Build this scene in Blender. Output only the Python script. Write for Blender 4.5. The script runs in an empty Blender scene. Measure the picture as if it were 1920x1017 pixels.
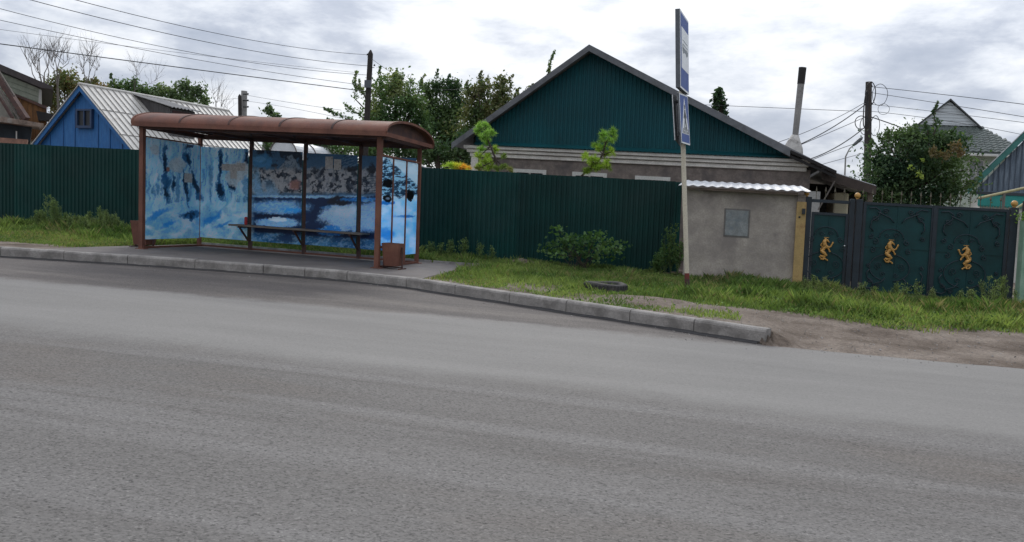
import bpy, math, random
import numpy as np
from mathutils import Vector, Matrix
random.seed(7); rng = np.random.default_rng(7)
S = bpy.context.scene
COL = S.collection

# ------------------------------------------------------------------ camera
F = 1550.0; ROLL = .037; GRADE = .026            # GRADE: the street falls 2.6 % towards +X
YAW = math.radians(14); PITCH = math.atan(100 / 1550.); EYE = 1.3
_f = Vector((-math.sin(YAW) * math.cos(PITCH), math.cos(YAW) * math.cos(PITCH), -math.sin(PITCH)))
_r0 = Vector((math.cos(YAW), math.sin(YAW), 0)); _u0 = _r0.cross(_f)
_r = _r0 * math.cos(ROLL) + _u0 * math.sin(ROLL); _u = -_r0 * math.sin(ROLL) + _u0 * math.cos(ROLL)
cam = bpy.data.cameras.new('camera'); cam_o = bpy.data.objects.new('camera', cam); COL.objects.link(cam_o)
cam.sensor_width = 36; cam.lens = F / 1920 * 36; cam.clip_end = 3000; cam.clip_start = .05
M = Matrix((_r, _u, -_f)).transposed().to_4x4(); M.translation = (0, 0, EYE); cam_o.matrix_world = M
S.camera = cam_o
S.view_settings.view_transform = 'Standard'; S.view_settings.look = 'None'
S.view_settings.gamma = 1; S.view_settings.use_curve_mapping = False
S.view_settings.exposure = 0.14

# ------------------------------------------------------------------ sky and sun (overcast)
SUN_EL = math.radians(34); SUN_AZ = math.radians(10)      # azimuth left of +Y
w = bpy.data.worlds.new('World'); S.world = w; w.use_nodes = True
nt = w.node_tree; nt.nodes.clear(); L = nt.links.new
def wn(t, **k):
    n = nt.nodes.new(t)
    for a, b in k.items(): setattr(n, a, b)
    return n
def wm(op, a, b=None, clamp=False):
    n = wn('ShaderNodeMath', operation=op, use_clamp=clamp)
    for i, v in enumerate((a, b)):
        if v is None: continue
        if isinstance(v, (int, float)): n.inputs[i].default_value = v
        else: L(v, n.inputs[i])
    return n.outputs[0]
tc = wn('ShaderNodeTexCoord'); sx = wn('ShaderNodeSeparateXYZ'); L(tc.outputs['Generated'], sx.inputs[0])
dz = wm('ADD', wm('MAXIMUM', sx.outputs[2], 0.0), .75)
cx = wn('ShaderNodeCombineXYZ'); L(wm('DIVIDE', sx.outputs[0], dz), cx.inputs[0]); L(wm('DIVIDE', sx.outputs[1], dz), cx.inputs[1]); L(wm('MULTIPLY', sx.outputs[2], 2.6), cx.inputs[2])
n1 = wn('ShaderNodeTexNoise'); n1.inputs['Scale'].default_value = 2.6; n1.inputs['Detail'].default_value = 9; n1.inputs['Roughness'].default_value = .56; n1.inputs['Distortion'].default_value = .25
L(cx.outputs[0], n1.inputs['Vector'])
n2 = wn('ShaderNodeTexNoise'); n2.inputs['Scale'].default_value = 9.; n2.inputs['Detail'].default_value = 8; n2.inputs['Roughness'].default_value = .62; n2.inputs['Distortion'].default_value = .15
L(cx.outputs[0], n2.inputs['Vector'])
glowv = wn('ShaderNodeVectorMath', operation='DOT_PRODUCT'); L(tc.outputs['Generated'], glowv.inputs[0])
ga, ge = math.radians(15), math.radians(17)
glowv.inputs[1].default_value = (-math.sin(ga) * math.cos(ge), math.cos(ga) * math.cos(ge), math.sin(ge))
glow = wm('POWER', wm('MAXIMUM', glowv.outputs['Value'], 0.0), 26.0)
dens = wm('ADD', wm('ADD', wm('MULTIPLY', n1.outputs[0], .72), wm('ADD', wm('MULTIPLY', n2.outputs[0], .36), -.005)), wm('MULTIPLY', glow, .05))
ramp = wn('ShaderNodeValToRGB'); L(dens, ramp.inputs[0]); cr = ramp.color_ramp
cr.elements[0].position = .40; cr.elements[0].color = (.34, .385, .475, 1)
cr.elements[1].position = .71; cr.elements[1].color = (.95, .94, .93, 1)
e = cr.elements.new(.49); e.color = (.45, .49, .575, 1)
e = cr.elements.new(.55); e.color = (.62, .655, .72, 1)
e = cr.elements.new(.61); e.color = (.78, .80, .84, 1)
sky = wn('ShaderNodeTexSky', sky_type='NISHITA'); sky.sun_disc = False; sky.sun_elevation = SUN_EL; sky.sun_rotation = -SUN_AZ
# radiance of an overcast sky grows towards the zenith
gain = wm('MULTIPLY', wm('ADD', 1.0, wm('ADD', wm('MULTIPLY', sx.outputs[1], .22), wm('MULTIPLY', wm('MAXIMUM', sx.outputs[2], 0.0), 1.25))), 8.2)
sc = wn('ShaderNodeVectorMath', operation='SCALE'); L(ramp.outputs[0], sc.inputs[0]); L(gain, sc.inputs['Scale'])
mx = wn('ShaderNodeMix', data_type='RGBA'); mx.inputs['Factor'].default_value = .94
L(sky.outputs[0], mx.inputs['A']); L(sc.outputs[0], mx.inputs['B'])
bg = wn('ShaderNodeBackground'); bg.inputs['Strength'].default_value = .1; L(mx.outputs['Result'], bg.inputs[0])
wo = wn('ShaderNodeOutputWorld'); L(bg.outputs[0], wo.inputs[0])
sl = bpy.data.lights.new('sun', 'SUN'); sl.energy = 1.3; sl.angle = math.radians(18); sl.color = (1, .96, .9)
so = bpy.data.objects.new('sun', sl); COL.objects.link(so)
sd = Vector((-math.sin(SUN_AZ) * math.cos(SUN_EL), math.cos(SUN_AZ) * math.cos(SUN_EL), math.sin(SUN_EL)))
so.rotation_euler = sd.to_track_quat('Z', 'Y').to_euler()

# ------------------------------------------------------------------ street coordinates
# x along the street, y across it, z above the (sloping) street plane
def P(px, py, Y):
    d = _f + _r * ((px - 960) / F) + _u * ((508.5 - py) / F); t = Y / d.y
    p = Vector((0, 0, EYE)) + d * t; return Vector((p.x, p.y, p.z + GRADE * p.x))
def PX(px, py, X):
    d = _f + _r * ((px - 960) / F) + _u * ((508.5 - py) / F); t = X / d.x
    p = Vector((0, 0, EYE)) + d * t; return Vector((p.x, p.y, p.z + GRADE * p.x))
def PZ(px, py, z=0.):
    d = _f + _r * ((px - 960) / F) + _u * ((508.5 - py) / F); t = (z - EYE) / (d.z + GRADE * d.x)
    p = Vector((0, 0, EYE)) + d * t; return Vector((p.x, p.y, z))
def W(p): return Vector((p[0], p[1], p[2] - GRADE * p[0]))
def s2l(c): return tuple((x / 12.92 if x <= .04045 else ((x + .055) / 1.055) ** 2.4) for x in c)

# ------------------------------------------------------------------ object helpers
def tag(o, label=None, cat=None, group=None, kind=None, category=None):
    cat = cat or category
    for k, v in (('label', label), ('category', cat), ('group', group), ('kind', kind)):
        if v: o[k] = v
    return o
def thing(name, label, cat, loc, group=None):
    o = bpy.data.objects.new(name, None); COL.objects.link(o); o.location = W(loc); o.empty_display_size = .2
    return tag(o, label, cat, group)
def wloc(o):
    v = Vector((0, 0, 0))
    while o is not None: v += o.location; o = o.parent
    return v
class B:
    def __init__(s): s.v = []; s.f = []; s.c = None
    def add(s, vs, fs):
        n = len(s.v); s.v += [tuple(v) for v in vs]; s.f += [tuple(i + n for i in f) for f in fs]; return s
    def box(s, a, b):
        x0, y0, z0 = a; x1, y1, z1 = b
        return s.add([(x0,y0,z0),(x1,y0,z0),(x1,y1,z0),(x0,y1,z0),(x0,y0,z1),(x1,y0,z1),(x1,y1,z1),(x0,y1,z1)],
              [(0,3,2,1),(4,5,6,7),(0,1,5,4),(1,2,6,5),(2,3,7,6),(3,0,4,7)])
    def bar(s, p, q, w_, h_, up=(0, 0, 1)):          # rectangular bar from p to q
        p, q = Vector(p), Vector(q); d = (q - p).normalized(); up = Vector(up)
        if abs(d.dot(up)) > .95: up = Vector((0, 1, 0))
        a = d.cross(up).normalized() * (w_ / 2); b = a.cross(d).normalized() * (h_ / 2)
        vs = [p - a - b, p + a - b, p + a + b, p - a + b, q - a - b, q + a - b, q + a + b, q - a + b]
        return s.add(vs, [(0,1,2,3),(7,6,5,4),(0,4,5,1),(1,5,6,2),(2,6,7,3),(3,7,4,0)])
    def tube(s, pts, r, n=8, cap=True):
        pts = [Vector(p) for p in pts]; m = len(pts)
        rs = list(r) if hasattr(r, '__len__') else [r] * m
        base = len(s.v); prev = None
        for i, p in enumerate(pts):
            d = (pts[min(i + 1, m - 1)] - pts[max(i - 1, 0)])
            d = d.normalized() if d.length > 1e-9 else Vector((0, 0, 1))
            if prev is None:
                a = d.orthogonal().normalized()
            else:
                a = (prev - d * prev.dot(d)); a = a.normalized() if a.length > 1e-6 else d.orthogonal().normalized()
            prev = a; b = d.cross(a)
            for k in range(n):
                t = 2 * math.pi * k / n; q = p + (a * math.cos(t) + b * math.sin(t)) * rs[i]; s.v.append(tuple(q))
        for i in range(m - 1):
            for k in range(n):
                k2 = (k + 1) % n; s.f.append((base + i*n + k, base + i*n + k2, base + (i+1)*n + k2, base + (i+1)*n + k))
        if cap:
            s.f.append(tuple(base + k for k in reversed(range(n)))); s.f.append(tuple(base + (m-1)*n + k for k in range(n)))
        return s
    def ball(s, c, r, nu=12, nv=8, sc=(1, 1, 1)):
        c = Vector(c); b = len(s.v)
        s.v.append((c.x, c.y, c.z - r * sc[2]))
        for i in range(1, nv):
            t = math.pi * i / nv
            for k in range(nu):
                a = 2 * math.pi * k / nu
                s.v.append((c.x + r*sc[0]*math.sin(t)*math.cos(a), c.y + r*sc[1]*math.sin(t)*math.sin(a), c.z - r*sc[2]*math.cos(t)))
        s.v.append((c.x, c.y, c.z + r * sc[2])); top = len(s.v) - 1
        for k in range(nu):
            s.f.append((b, b + 1 + (k+1) % nu, b + 1 + k)); s.f.append((top, top - nu + k, top - nu + (k+1) % nu))
        for i in range(nv - 2):
            for k in range(nu):
                o = b + 1 + i*nu; s.f.append((o + k, o + (k+1) % nu, o + nu + (k+1) % nu, o + nu + k))
        return s
    def prism(s, poly, off):                          # polygon (3-D points) extruded by vector off
        n = len(poly); off = Vector(off); vs = [Vector(p) for p in poly]; vs += [p + off for p in vs]
        return s.add(vs, [tuple(reversed(range(n))), tuple(range(n, 2*n))] + [(i, (i+1) % n, n + (i+1) % n, n + i) for i in range(n)])
    def build(s, name, m, parent=None, smooth=False, bevel=0, **tg):
        v = np.array(s.v, dtype=float); v[:, 2] -= GRADE * v[:, 0]
        if parent is not None: off = np.array(wloc(parent))
        else:
            off = np.array([(v[:, 0].min() + v[:, 0].max()) / 2, (v[:, 1].min() + v[:, 1].max()) / 2, v[:, 2].min()])
        me = bpy.data.meshes.new(name); me.from_pydata((v - off).tolist(), [], s.f); me.update()
        if s.c is not None:
            at = me.color_attributes.new('tint', 'FLOAT_COLOR', 'POINT'); at.data.foreach_set('color', np.asarray(s.c, dtype=np.float32).ravel())
        if smooth: me.polygons.foreach_set('use_smooth', [True] * len(me.polygons))
        me.materials.append(m)
        o = bpy.data.objects.new(name, me); COL.objects.link(o)
        if parent is not None: o.parent = parent
        else: o.location = off
        if bevel:
            b = o.modifiers.new('bevel', 'BEVEL'); b.width = bevel; b.segments = 2; b.limit_method = 'ANGLE'
        return tag(o, **tg)
def quick_mesh(name, V, nper, m, parent=None, tint=None, **tg):
    """V: (N*nper,3) street coords, faces of nper consecutive verts; tint per face (N,3)"""
    V = np.array(V, dtype=float); V[:, 2] -= GRADE * V[:, 0]
    off = np.array(wloc(parent)) if parent is not None else np.array([V[:, 0].mean(), V[:, 1].mean(), V[:, 2].min()])
    V = V - off; N = len(V) // nper
    me = bpy.data.meshes.new(name); me.vertices.add(len(V)); me.vertices.foreach_set('co', V.astype(np.float32).ravel())
    me.loops.add(len(V)); me.loops.foreach_set('vertex_index', np.arange(len(V), dtype=np.int32))
    me.polygons.add(N); me.polygons.foreach_set('loop_start', np.arange(0, len(V), nper, dtype=np.int32))
    try: me.polygons.foreach_set('loop_total', np.full(N, nper, dtype=np.int32))
    except Exception: pass
    me.update(calc_edges=True); me.validate()
    if tint is not None:
        c = np.ones((N, nper, 4), dtype=np.float32); c[:, :, :3] = np.asarray(tint)[:, None, :]
        at = me.color_attributes.new('tint', 'FLOAT_COLOR', 'POINT'); at.data.foreach_set('color', c.ravel())
    me.materials.append(m); o = bpy.data.objects.new(name, me); COL.objects.link(o)
    if parent is not None: o.parent = parent
    else: o.location = off
    return tag(o, **tg)
def copy_tree(o, delta=None, parent=None):
    c = o.copy(); COL.objects.link(c); c.parent = parent
    if delta is not None: c.location = o.location + Vector((delta[0], delta[1], delta[2] - GRADE * delta[0]))
    for ch in list(o.children): copy_tree(ch, None, c)
    return c

# ------------------------------------------------------------------ materials
def nodes(name):
    m = bpy.data.materials.new(name); m.use_nodes = True; t = m.node_tree
    return m, t, t.nodes['Principled BSDF']
class NT:
    def __init__(s, t): s.t = t
    def n(s, ty, **k):
        x = s.t.nodes.new(ty)
        for a, b in k.items(): setattr(x, a, b)
        return x
    def l(s, a, b): s.t.links.new(a, b)
    def pos(s, scale=(1, 1, 1)):
        g = s.n('ShaderNodeNewGeometry'); mp = s.n('ShaderNodeMapping'); mp.inputs['Scale'].default_value = scale
        s.l(g.outputs['Position'], mp.inputs[0]); return mp.outputs[0]
    def noise(s, sc, det=5, ro=.55, scale=(1, 1, 1), dist=0):
        x = s.n('ShaderNodeTexNoise'); x.inputs['Scale'].default_value = sc; x.inputs['Detail'].default_value = det
        x.inputs['Roughness'].default_value = ro; x.inputs['Distortion'].default_value = dist; s.l(s.pos(scale), x.inputs['Vector']); return x.outputs[0]
    def ramp(s, inp, stops):
        r = s.n('ShaderNodeValToRGB'); s.l(inp, r.inputs[0]); c = r.color_ramp
        c.elements[0].position = stops[0][0]; c.elements[0].color = (*stops[0][1], 1)
        c.elements[1].position = stops[-1][0]; c.elements[1].color = (*stops[-1][1], 1)
        for p, q in stops[1:-1]: e = c.elements.new(p); e.color = (*q, 1)
        return r.outputs[0]
    def mix(s, f, a, b, mode='MIX'):
        x = s.n('ShaderNodeMix', data_type='RGBA', blend_type=mode)
        for key, v in (('Factor', f), ('A', a), ('B', b)):
            if isinstance(v, (int, float)): x.inputs[key].default_value = v
            elif isinstance(v, tuple): x.inputs[key].default_value = (*v, 1)
            else: s.l(v, x.inputs[key])
        return x.outputs['Result']
    def math(s, op, a, b=None, clamp=False):
        x = s.n('ShaderNodeMath', operation=op, use_clamp=clamp)
        for i, v in enumerate((a, b)):
            if v is None: continue
            if isinstance(v, (int, float)): x.inputs[i].default_value = v
            else: s.l(v, x.inputs[i])
        return x.outputs[0]
    def bump(s, h, st, d, bsdf):
        b = s.n('ShaderNodeBump'); b.inputs['Strength'].default_value = st; b.inputs['Distance'].default_value = d
        s.l(h, b.inputs['Height']); s.l(b.outputs[0], bsdf.inputs['Normal'])
def sm(name, c, rough=.7, var=.35, sc=6, metal=0, bump=.15, dirt=None, dsc=1.5, scale=(1, 1, 1), fine=45, spec=.5, dth=(.5, .68)):
    """weathered colour: two noise scales, optional dirt/rust patches, light bump"""
    m, t, b = nodes(name); k = NT(t); c = tuple(c)
    lo = tuple(x * (1 - var) for x in c); hi = tuple(min(1, x * (1 + var)) for x in c)
    col = k.ramp(k.noise(sc, 6, .6, scale), [(.3, lo), (.7, hi)])
    f2 = k.ramp(k.noise(fine, 3, .6), [(.3, (.82,)*3), (.7, (1.12,)*3)]); col = k.mix(1., col, f2, 'MULTIPLY')
    if dirt: col = k.mix(k.ramp(k.noise(dsc, 8, .65, scale), [(dth[0], (0,)*3), (dth[1], (1,)*3)]), col, tuple(dirt))
    k.l(col, b.inputs['Base Color'])
    k.l(k.math('ADD', k.math('MULTIPLY', k.noise(sc * 2, 3), .3), rough - .15), b.inputs['Roughness'])
    b.inputs['Metallic'].default_value = metal; b.inputs['Specular IOR Level'].default_value = spec
    if bump: k.bump(k.noise(fine, 5, .6), bump, .01, b)
    return m
def leafmat(name, gain=1.0, transl=.35):
    m, t, b = nodes(name); k = NT(t)
    a = k.n('ShaderNodeAttribute', attribute_name='tint'); col = k.mix(1., a.outputs['Color'], (gain,)*3, 'MULTIPLY')
    k.l(col, b.inputs['Base Color']); b.inputs['Roughness'].default_value = .6; b.inputs['Specular IOR Level'].default_value = .25
    tr = k.n('ShaderNodeBsdfTranslucent'); k.l(k.mix(1., col, (1.2, 1.3, .6), 'MULTIPLY'), tr.inputs[0])
    mx = k.n('ShaderNodeMixShader'); mx.inputs[0].default_value = transl
    k.l(b.outputs[0], mx.inputs[1]); k.l(tr.outputs[0], mx.inputs[2]); k.l(mx.outputs[0], t.nodes['Material Output'].inputs[0])
    return m

RUST = sm('rust_paint', (.15, .058, .038), .7, .35, 3, dirt=(.22, .10, .06), dsc=2.2, fine=60, bump=.2, dth=(.5, .75))
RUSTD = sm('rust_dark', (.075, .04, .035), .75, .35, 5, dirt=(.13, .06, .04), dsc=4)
FENCE = sm('green_profiled_steel', (.003, .039, .034), .55, .25, 1.2, bump=.03, dirt=(.010, .042, .038), dsc=.9, spec=.25)
GATEP = sm('dark_green_gate_paint', (.005, .043, .046), .42, .3, 2.0, bump=.04, dirt=(.012, .052, .058), dsc=1.3, spec=.3)
GATEF = sm('dark_gate_frame', (.013, .022, .032), .5, .35, 5, bump=.1)
TEAL = sm('teal_cladding', (.004, .064, .076), .55, .22, .9, bump=.03, spec=.25, dirt=(.004, .055, .07), dsc=.7)
GOLD = sm('gold_paint', (.50, .27, .07), .45, .3, 25, bump=.2)
FASC = sm('grey_metal_verge', (.12, .125, .135), .6, .3, 5)
ROOFG = sm('grey_roof_sheet', (.2, .2, .21), .7, .3, 3)
STUCCO = sm('grey_stucco', (.21, .175, .155), .95, .3, 6, fine=22, bump=1.0, dirt=(.12, .105, .1), dsc=2.2)
CORN = sm('cream_plaster', (.78, .74, .68), .85, .15, 4, dirt=(.55, .51, .46), dsc=3, dth=(.52, .8))
SHEDP = sm('cement_render', (.40, .355, .31), .95, .22, 2.2, fine=30, bump=.5, dirt=(.25, .22, .20), dsc=1.5, dth=(.42, .62))
WHITEROOF = sm('pale_corrugated_roof', (.62, .63, .65), .55, .15, 3, dirt=(.42, .42, .43), dsc=5)
BLUEP = sm('blue_painted_boards', (.022, .13, .35), .75, .2, 3, scale=(6, 6, 1), dirt=(.035, .16, .38), dsc=2, bump=.2)
BLUED = sm('blue_trim', (.015, .085, .24), .7, .25, 5)
CONC = sm('kerb_concrete', (.29, .27, .25), .9, .28, 5, fine=50, bump=.8, dirt=(.15, .138, .126), dsc=3.2, dth=(.48, .68))
WOODD = sm('weathered_wood', (.15, .115, .09), .9, .35, 4, scale=(1, 6, 6), bump=.4)
WOODG = sm('grey_bench_wood', (.2, .17, .145), .85, .35, 5, scale=(1, 8, 8), bump=.4)
POLEM = sm('creosoted_pole', (.035, .03, .028), .9, .4, 8, scale=(4, 4, .6), bump=.4)
CONCP = sm('concrete_pole', (.3, .29, .28), .9, .2, 5)
WIRE = sm('black_cable', (.02, .02, .023), .6, .1, 5, bump=0)
BARK = sm('bark', (.07, .055, .042), .95, .4, 10, scale=(3, 3, .7), bump=.6)
BARKG = sm('grey_bark', (.16, .14, .125), .95, .3, 10, scale=(3, 3, .7), bump=.5)
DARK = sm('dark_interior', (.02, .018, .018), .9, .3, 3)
LEAF = leafmat('leaves', 2.5); GRASSM = leafmat('grass_blades', 1.05, .4)
YELP = sm('ochre_board', (.42, .29, .12), .8, .2, 4, dirt=(.27, .16, .07), dsc=4, dth=(.55, .7))
GREENW = sm('pale_green_paint', (.22, .36, .26), .85, .15, 3, dirt=(.3, .42, .33), dsc=3)
PLANKB = sm('blue_grey_planks', (.13, .17, .22), .8, .3, 3, scale=(7, 7, .6), dirt=(.23, .27, .32), dsc=3)
TURQ = sm('turquoise_paint', (.03, .27, .24), .7, .15, 4)
TILE = sm('green_metal_tile', (.10, .12, .11), .45, .2, 4, bump=.05)
SIDING = sm('pale_siding', (.62, .66, .68), .6, .08, 2)
CREAM = sm('cream_siding', (.42, .45, .36), .8, .15, 3, dirt=(.3, .32, .26), dsc=4)
RUSTW = sm('rusty_boards', (.20, .095, .035), .9, .5, 3, scale=(5, 5, .7), dirt=(.07, .035, .02), dsc=2)
WHITEP = sm('white_paint', (.62, .61, .57), .6, .08, 5, bump=.05)
POSTW = sm('cream_post_paint', (.58, .53, .42), .55, .1, 4, dirt=(.45, .35, .24), dsc=9, dth=(.62, .75))
SIGNB = sm('sign_blue', (.05, .10, .32), .6, .06, 5, bump=0)
SIGNW = sm('sign_white', (.85, .87, .88), .6, .05, 5, bump=0)
SIGNG = sm('sign_back_grey', (.10, .11, .125), .5, .15, 5)
BLACKP = sm('sign_black', (.02, .025, .03), .5, .1, 5, bump=0)
RED = sm('red_can', (.45, .02, .02), .3, .1, 9, bump=0)
PAPER = sm('notice_paper', (.68, .66, .63), .9, .08, 20, dirt=(.38, .36, .34), dsc=25, bump=.05)
GLASS = sm('dark_window_glass', (.015, .018, .022), .35, .2, 3, bump=0, spec=.3)
TYRE = sm('tyre_rubber', (.03, .029, .029), .85, .3, 10, dirt=(.08, .07, .06), dsc=6)
GASP = sm('yellow_gas_pipe', (.42, .37, .2), .6, .15, 8)
PINK = sm('faded_notice', (.5, .28, .24), .9, .1, 20)
HATCH = sm('pale_hatch_panel', (.24, .255, .255), .8, .25, 8, dirt=(.17, .20, .22), dsc=9)

def per_sheet(m, a, b_):      # every sheet has aged a little differently
    t = m.node_tree; k = NT(t); bs = t.nodes['Principled BSDF']; src = bs.inputs['Base Color'].links[0].from_socket
    oi = k.n('ShaderNodeObjectInfo'); f = k.ramp(oi.outputs['Random'], [(0., (a,)*3), (1., (b_,)*3)]); k.l(k.mix(1., src, f, 'MULTIPLY'), bs.inputs['Base Color'])
per_sheet(FENCE, .78, 1.28)
# asphalt: worn by the traffic into bands that run along the street
def asphalt():
    m, t, b = nodes('asphalt'); k = NT(t)
    g = k.n('ShaderNodeNewGeometry'); s_ = k.n('ShaderNodeSeparateXYZ'); k.l(g.outputs['Position'], s_.inputs[0])
    X, Y = s_.outputs[0], s_.outputs[1]
    wob = k.math('MULTIPLY', k.math('SUBTRACT', k.noise(.5, 6, .65), .5), .9)
    wob2 = k.math('MULTIPLY', k.math('SUBTRACT', k.noise(5, 5, .7), .5), .4)
    yy = k.math('ADD', k.math('ADD', Y, wob), wob2)
    def band(c, wd):   # smooth step in y
        x = k.n('ShaderNodeMapRange', interpolation_type='SMOOTHSTEP'); k.l(yy, x.inputs[0]); x.inputs[1].default_value = c - wd; x.inputs[2].default_value = c + wd; return x.outputs[0]
    e1 = band(6.05, .34); ysh = k.math('SUBTRACT', yy, k.math('MULTIPLY', X, .05))
    x2 = k.n('ShaderNodeMapRange', interpolation_type='SMOOTHSTEP'); k.l(ysh, x2.inputs[0]); x2.inputs[1].default_value = 9.3; x2.inputs[2].default_value = 9.75
    e2 = x2.outputs[0]
    bulk = k.ramp(k.noise(.55, 6, .6, (.35, 1.2, 1)), [(.3, (.125, .117, .109)), (.7, (.165, .155, .146))])
    bulk = k.mix(k.ramp(k.noise(.42, 5, .6, (.5, 1.3, 1)), [(.50, (0,)*3), (.66, (.8,)*3)]), bulk, (.135, .115, .098))
    bulk = k.mix(k.ramp(k.noise(1.1, 6, .65, (.08, 1.5, 1)), [(.47, (0,)*3), (.62, (.75,)*3)]), bulk, (.195, .186, .178))
    bulk = k.mix(k.ramp(k.noise(.9, 6, .7, (.10, 1.9, 1.3), .3), [(.54, (0,)*3), (.66, (.55,)*3)]), bulk, (.095, .085, .078))
    dust = k.ramp(k.noise(.9, 6, .6, (.25, 1.6, 1)), [(.3, (.185, .177, .167)), (.7, (.232, .223, .210))])
    side = k.ramp(k.noise(1.1, 7, .65, (.3, 1.2, 1)), [(.3, (.085, .076, .073)), (.5, (.12, .106, .098)), (.7, (.18, .160, .142))])
    col = k.mix(e1, bulk, dust); col = k.mix(e2, col, side)
    # two worn wheel tracks nearer the camera
    near = k.n('ShaderNodeMapRange', interpolation_type='SMOOTHSTEP'); k.l(yy, near.inputs[0]); near.inputs[1].default_value = 3.3; near.inputs[2].default_value = 4.3
    col = k.mix(k.math('MULTIPLY', k.math('SUBTRACT', 1., near.outputs[0]), .25), col, (.2, .192, .183))
    # aggregate
    v = k.n('ShaderNodeTexVoronoi'); v.inputs['Scale'].default_value = 105; k.l(k.pos((.9, 1, 1)), v.inputs['Vector'])
    sp = k.n('ShaderNodeSeparateColor'); k.l(v.outputs['Color'], sp.inputs[0])
    grain = k.ramp(sp.outputs[0], [(.0, (.60,)*3), (.2, (.87,)*3), (.6, (1.0,)*3), (.92, (1.10,)*3), (1., (1.4,)*3)])
    holes = k.ramp(k.noise(56, 4, .7, (.7, 1.1, 1)), [(.35, (.42,)*3), (.43, (.93,)*3), (.6, (1.06,)*3)])
    gm = k.math('SUBTRACT', 1., k.math('MULTIPLY', k.math('SUBTRACT', e1, e2), .62))
    col2 = k.mix(1., k.mix(1., col, grain, 'MULTIPLY'), holes, 'MULTIPLY')
    col = k.mix(gm, col, col2)
    k.l(col, b.inputs['Base Color']); b.inputs['Roughness'].default_value = .85; b.inputs['Specular IOR Level'].default_value = .3
    hh = k.math('ADD', k.math('MULTIPLY', v.outputs['Distance'], -1.0), k.math('MULTIPLY', k.noise(42, 4, .7, (.7, 1.1, 1)), 1.5))
    k.bump(hh, .3, .005, b)
    return m
ASPH = asphalt()
def soil():
    m, t, b = nodes('verge_soil'); k = NT(t)
    col = k.ramp(k.noise(.9, 8, .65), [(.30, (.075, .055, .042)), (.45, (.17, .135, .108)), (.58, (.26, .215, .178)), (.75, (.36, .32, .27))])
    col = k.mix(1., col, k.ramp(k.noise(22, 5, .7), [(.3, (.6,)*3), (.5, (1,)*3), (.72, (1.3,)*3)]), 'MULTIPLY')
    k.l(col, b.inputs['Base Color']); b.inputs['Roughness'].default_value = .95; b.inputs['Specular IOR Level'].default_value = .2
    k.bump(k.math('ADD', k.noise(9, 7, .7), k.noise(50, 4, .7)), .8, .03, b)
    return m
SOIL = soil()
PLAT = sm('platform_asphalt', (.14, .125, .118), .9, .22, 1.6, fine=50, bump=.4, dirt=(.20, .18, .16), dsc=1.4, dth=(.52, .75))
GROUND = sm('yard_ground', (.10, .10, .06), .95, .4, .6)
TAR = sm('tar', (.035, .033, .034), .8, .3, 9, bump=.5)

# ------------------------------------------------------------------ numpy noise
def _h(ix, iy, s):
    n = (ix * 374761393 + iy * 668265263 + s * 974634777) & 0x7fffffff
    n = ((n ^ (n >> 13)) * 1274126177) & 0x7fffffff
    return ((n ^ (n >> 16)) & 0xffff) / 65535.
def vnoise(x, y, s=0):
    x = np.asarray(x, float); y = np.asarray(y, float); ix = np.floor(x).astype(np.int64); iy = np.floor(y).astype(np.int64)
    fx = x - ix; fy = y - iy; fx = fx*fx*(3-2*fx); fy = fy*fy*(3-2*fy)
    a = _h(ix, iy, s); b = _h(ix+1, iy, s); c = _h(ix, iy+1, s); d = _h(ix+1, iy+1, s)
    return (a*(1-fx)+b*fx)*(1-fy) + (c*(1-fx)+d*fx)*fy
def fbm(x, y, s=0, o=4):
    t = 0; a = .5; n = 0
    for i in range(o): t = t + a * vnoise(x * 2**i, y * 2**i, s + i); n += a; a *= .55
    return t / n

# ------------------------------------------------------------------ ground, road, kerb, platform
KERB = [(-60, 6.8), (-20, 8.9), (-17, 9.85), (-14, 10.85), (-11.89, 11.55), (-9.76, 12.05), (-7.4, 12.42), (-5.9, 12.48), (-4.78, 12.28), (-2.85, 11.33), (-1.05, 10.44), (.56, 9.64)]
kx = np.array([p[0] for p in KERB]); ky = np.array([p[1] for p in KERB])
def kerb_y(x): return np.interp(x, kx, ky)
def ss(a, b, x): t = np.clip((x - a) / (b - a), 0, 1); return t*t*(3-2*t)
MOUNDS = [(*PZ(982, 497, .2)[:2], .17, .5, .25), (*PZ(1050, 490, .2)[:2], .14, .5, .3), (*PZ(1185, 502, .2)[:2], .15, .5, .28), (*PZ(1215, 563, .17)[:2], .07, .8, .35)]
def ground_z(x, y):
    x = np.asarray(x, float); y = np.asarray(y, float)
    left = .155 + .035 * (fbm(x * 1.3, y * 1.3, 5) - .5) * ss(.2, .8, y - kerb_y(x))
    ramp = -.03 + .06 * ss(9.2, 9.9, y - .02 * x) + .13 * ss(9.9, 12.4, y) + .05 * (fbm(x * 1.7, y * 1.7, 9) - .5) * ss(9.3, 10.2, y)
    k = np.maximum(ss(.5, 1.0, x), 1 - ss(.02, .12, y - kerb_y(x))); z = left * (1 - k) + ramp * k
    for mx_, my_, h, rx, ry in MOUNDS: z = z + h * np.exp(-((x - mx_) / rx)**2 - ((y - my_) / ry)**2) * (.7 + .6 * fbm(x * 4, y * 4, 3))
    plat = (x < -4.9) & (x > -11.2) & (y < 15.9)
    return np.where(plat, np.minimum(z, .13), z)
def grid_mesh(name, xs, ys, zf, m, **tg):
    b = B(); X, Y = np.meshgrid(xs, ys); Z = zf(X, Y); b.v = np.stack([X.ravel(), Y.ravel(), Z.ravel()], 1).tolist(); n = len(xs)
    b.f = [(j*n+i, j*n+i+1, (j+1)*n+i+1, (j+1)*n+i) for j in range(len(ys)-1) for i in range(n-1)]
    return b.build(name, m, smooth=True, **tg)
B().box((-700, -300, -.6), (700, 1200, -.06)).build('ground', GROUND, kind='structure')
b = B()
xs = np.linspace(-160, 160, 65)
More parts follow.
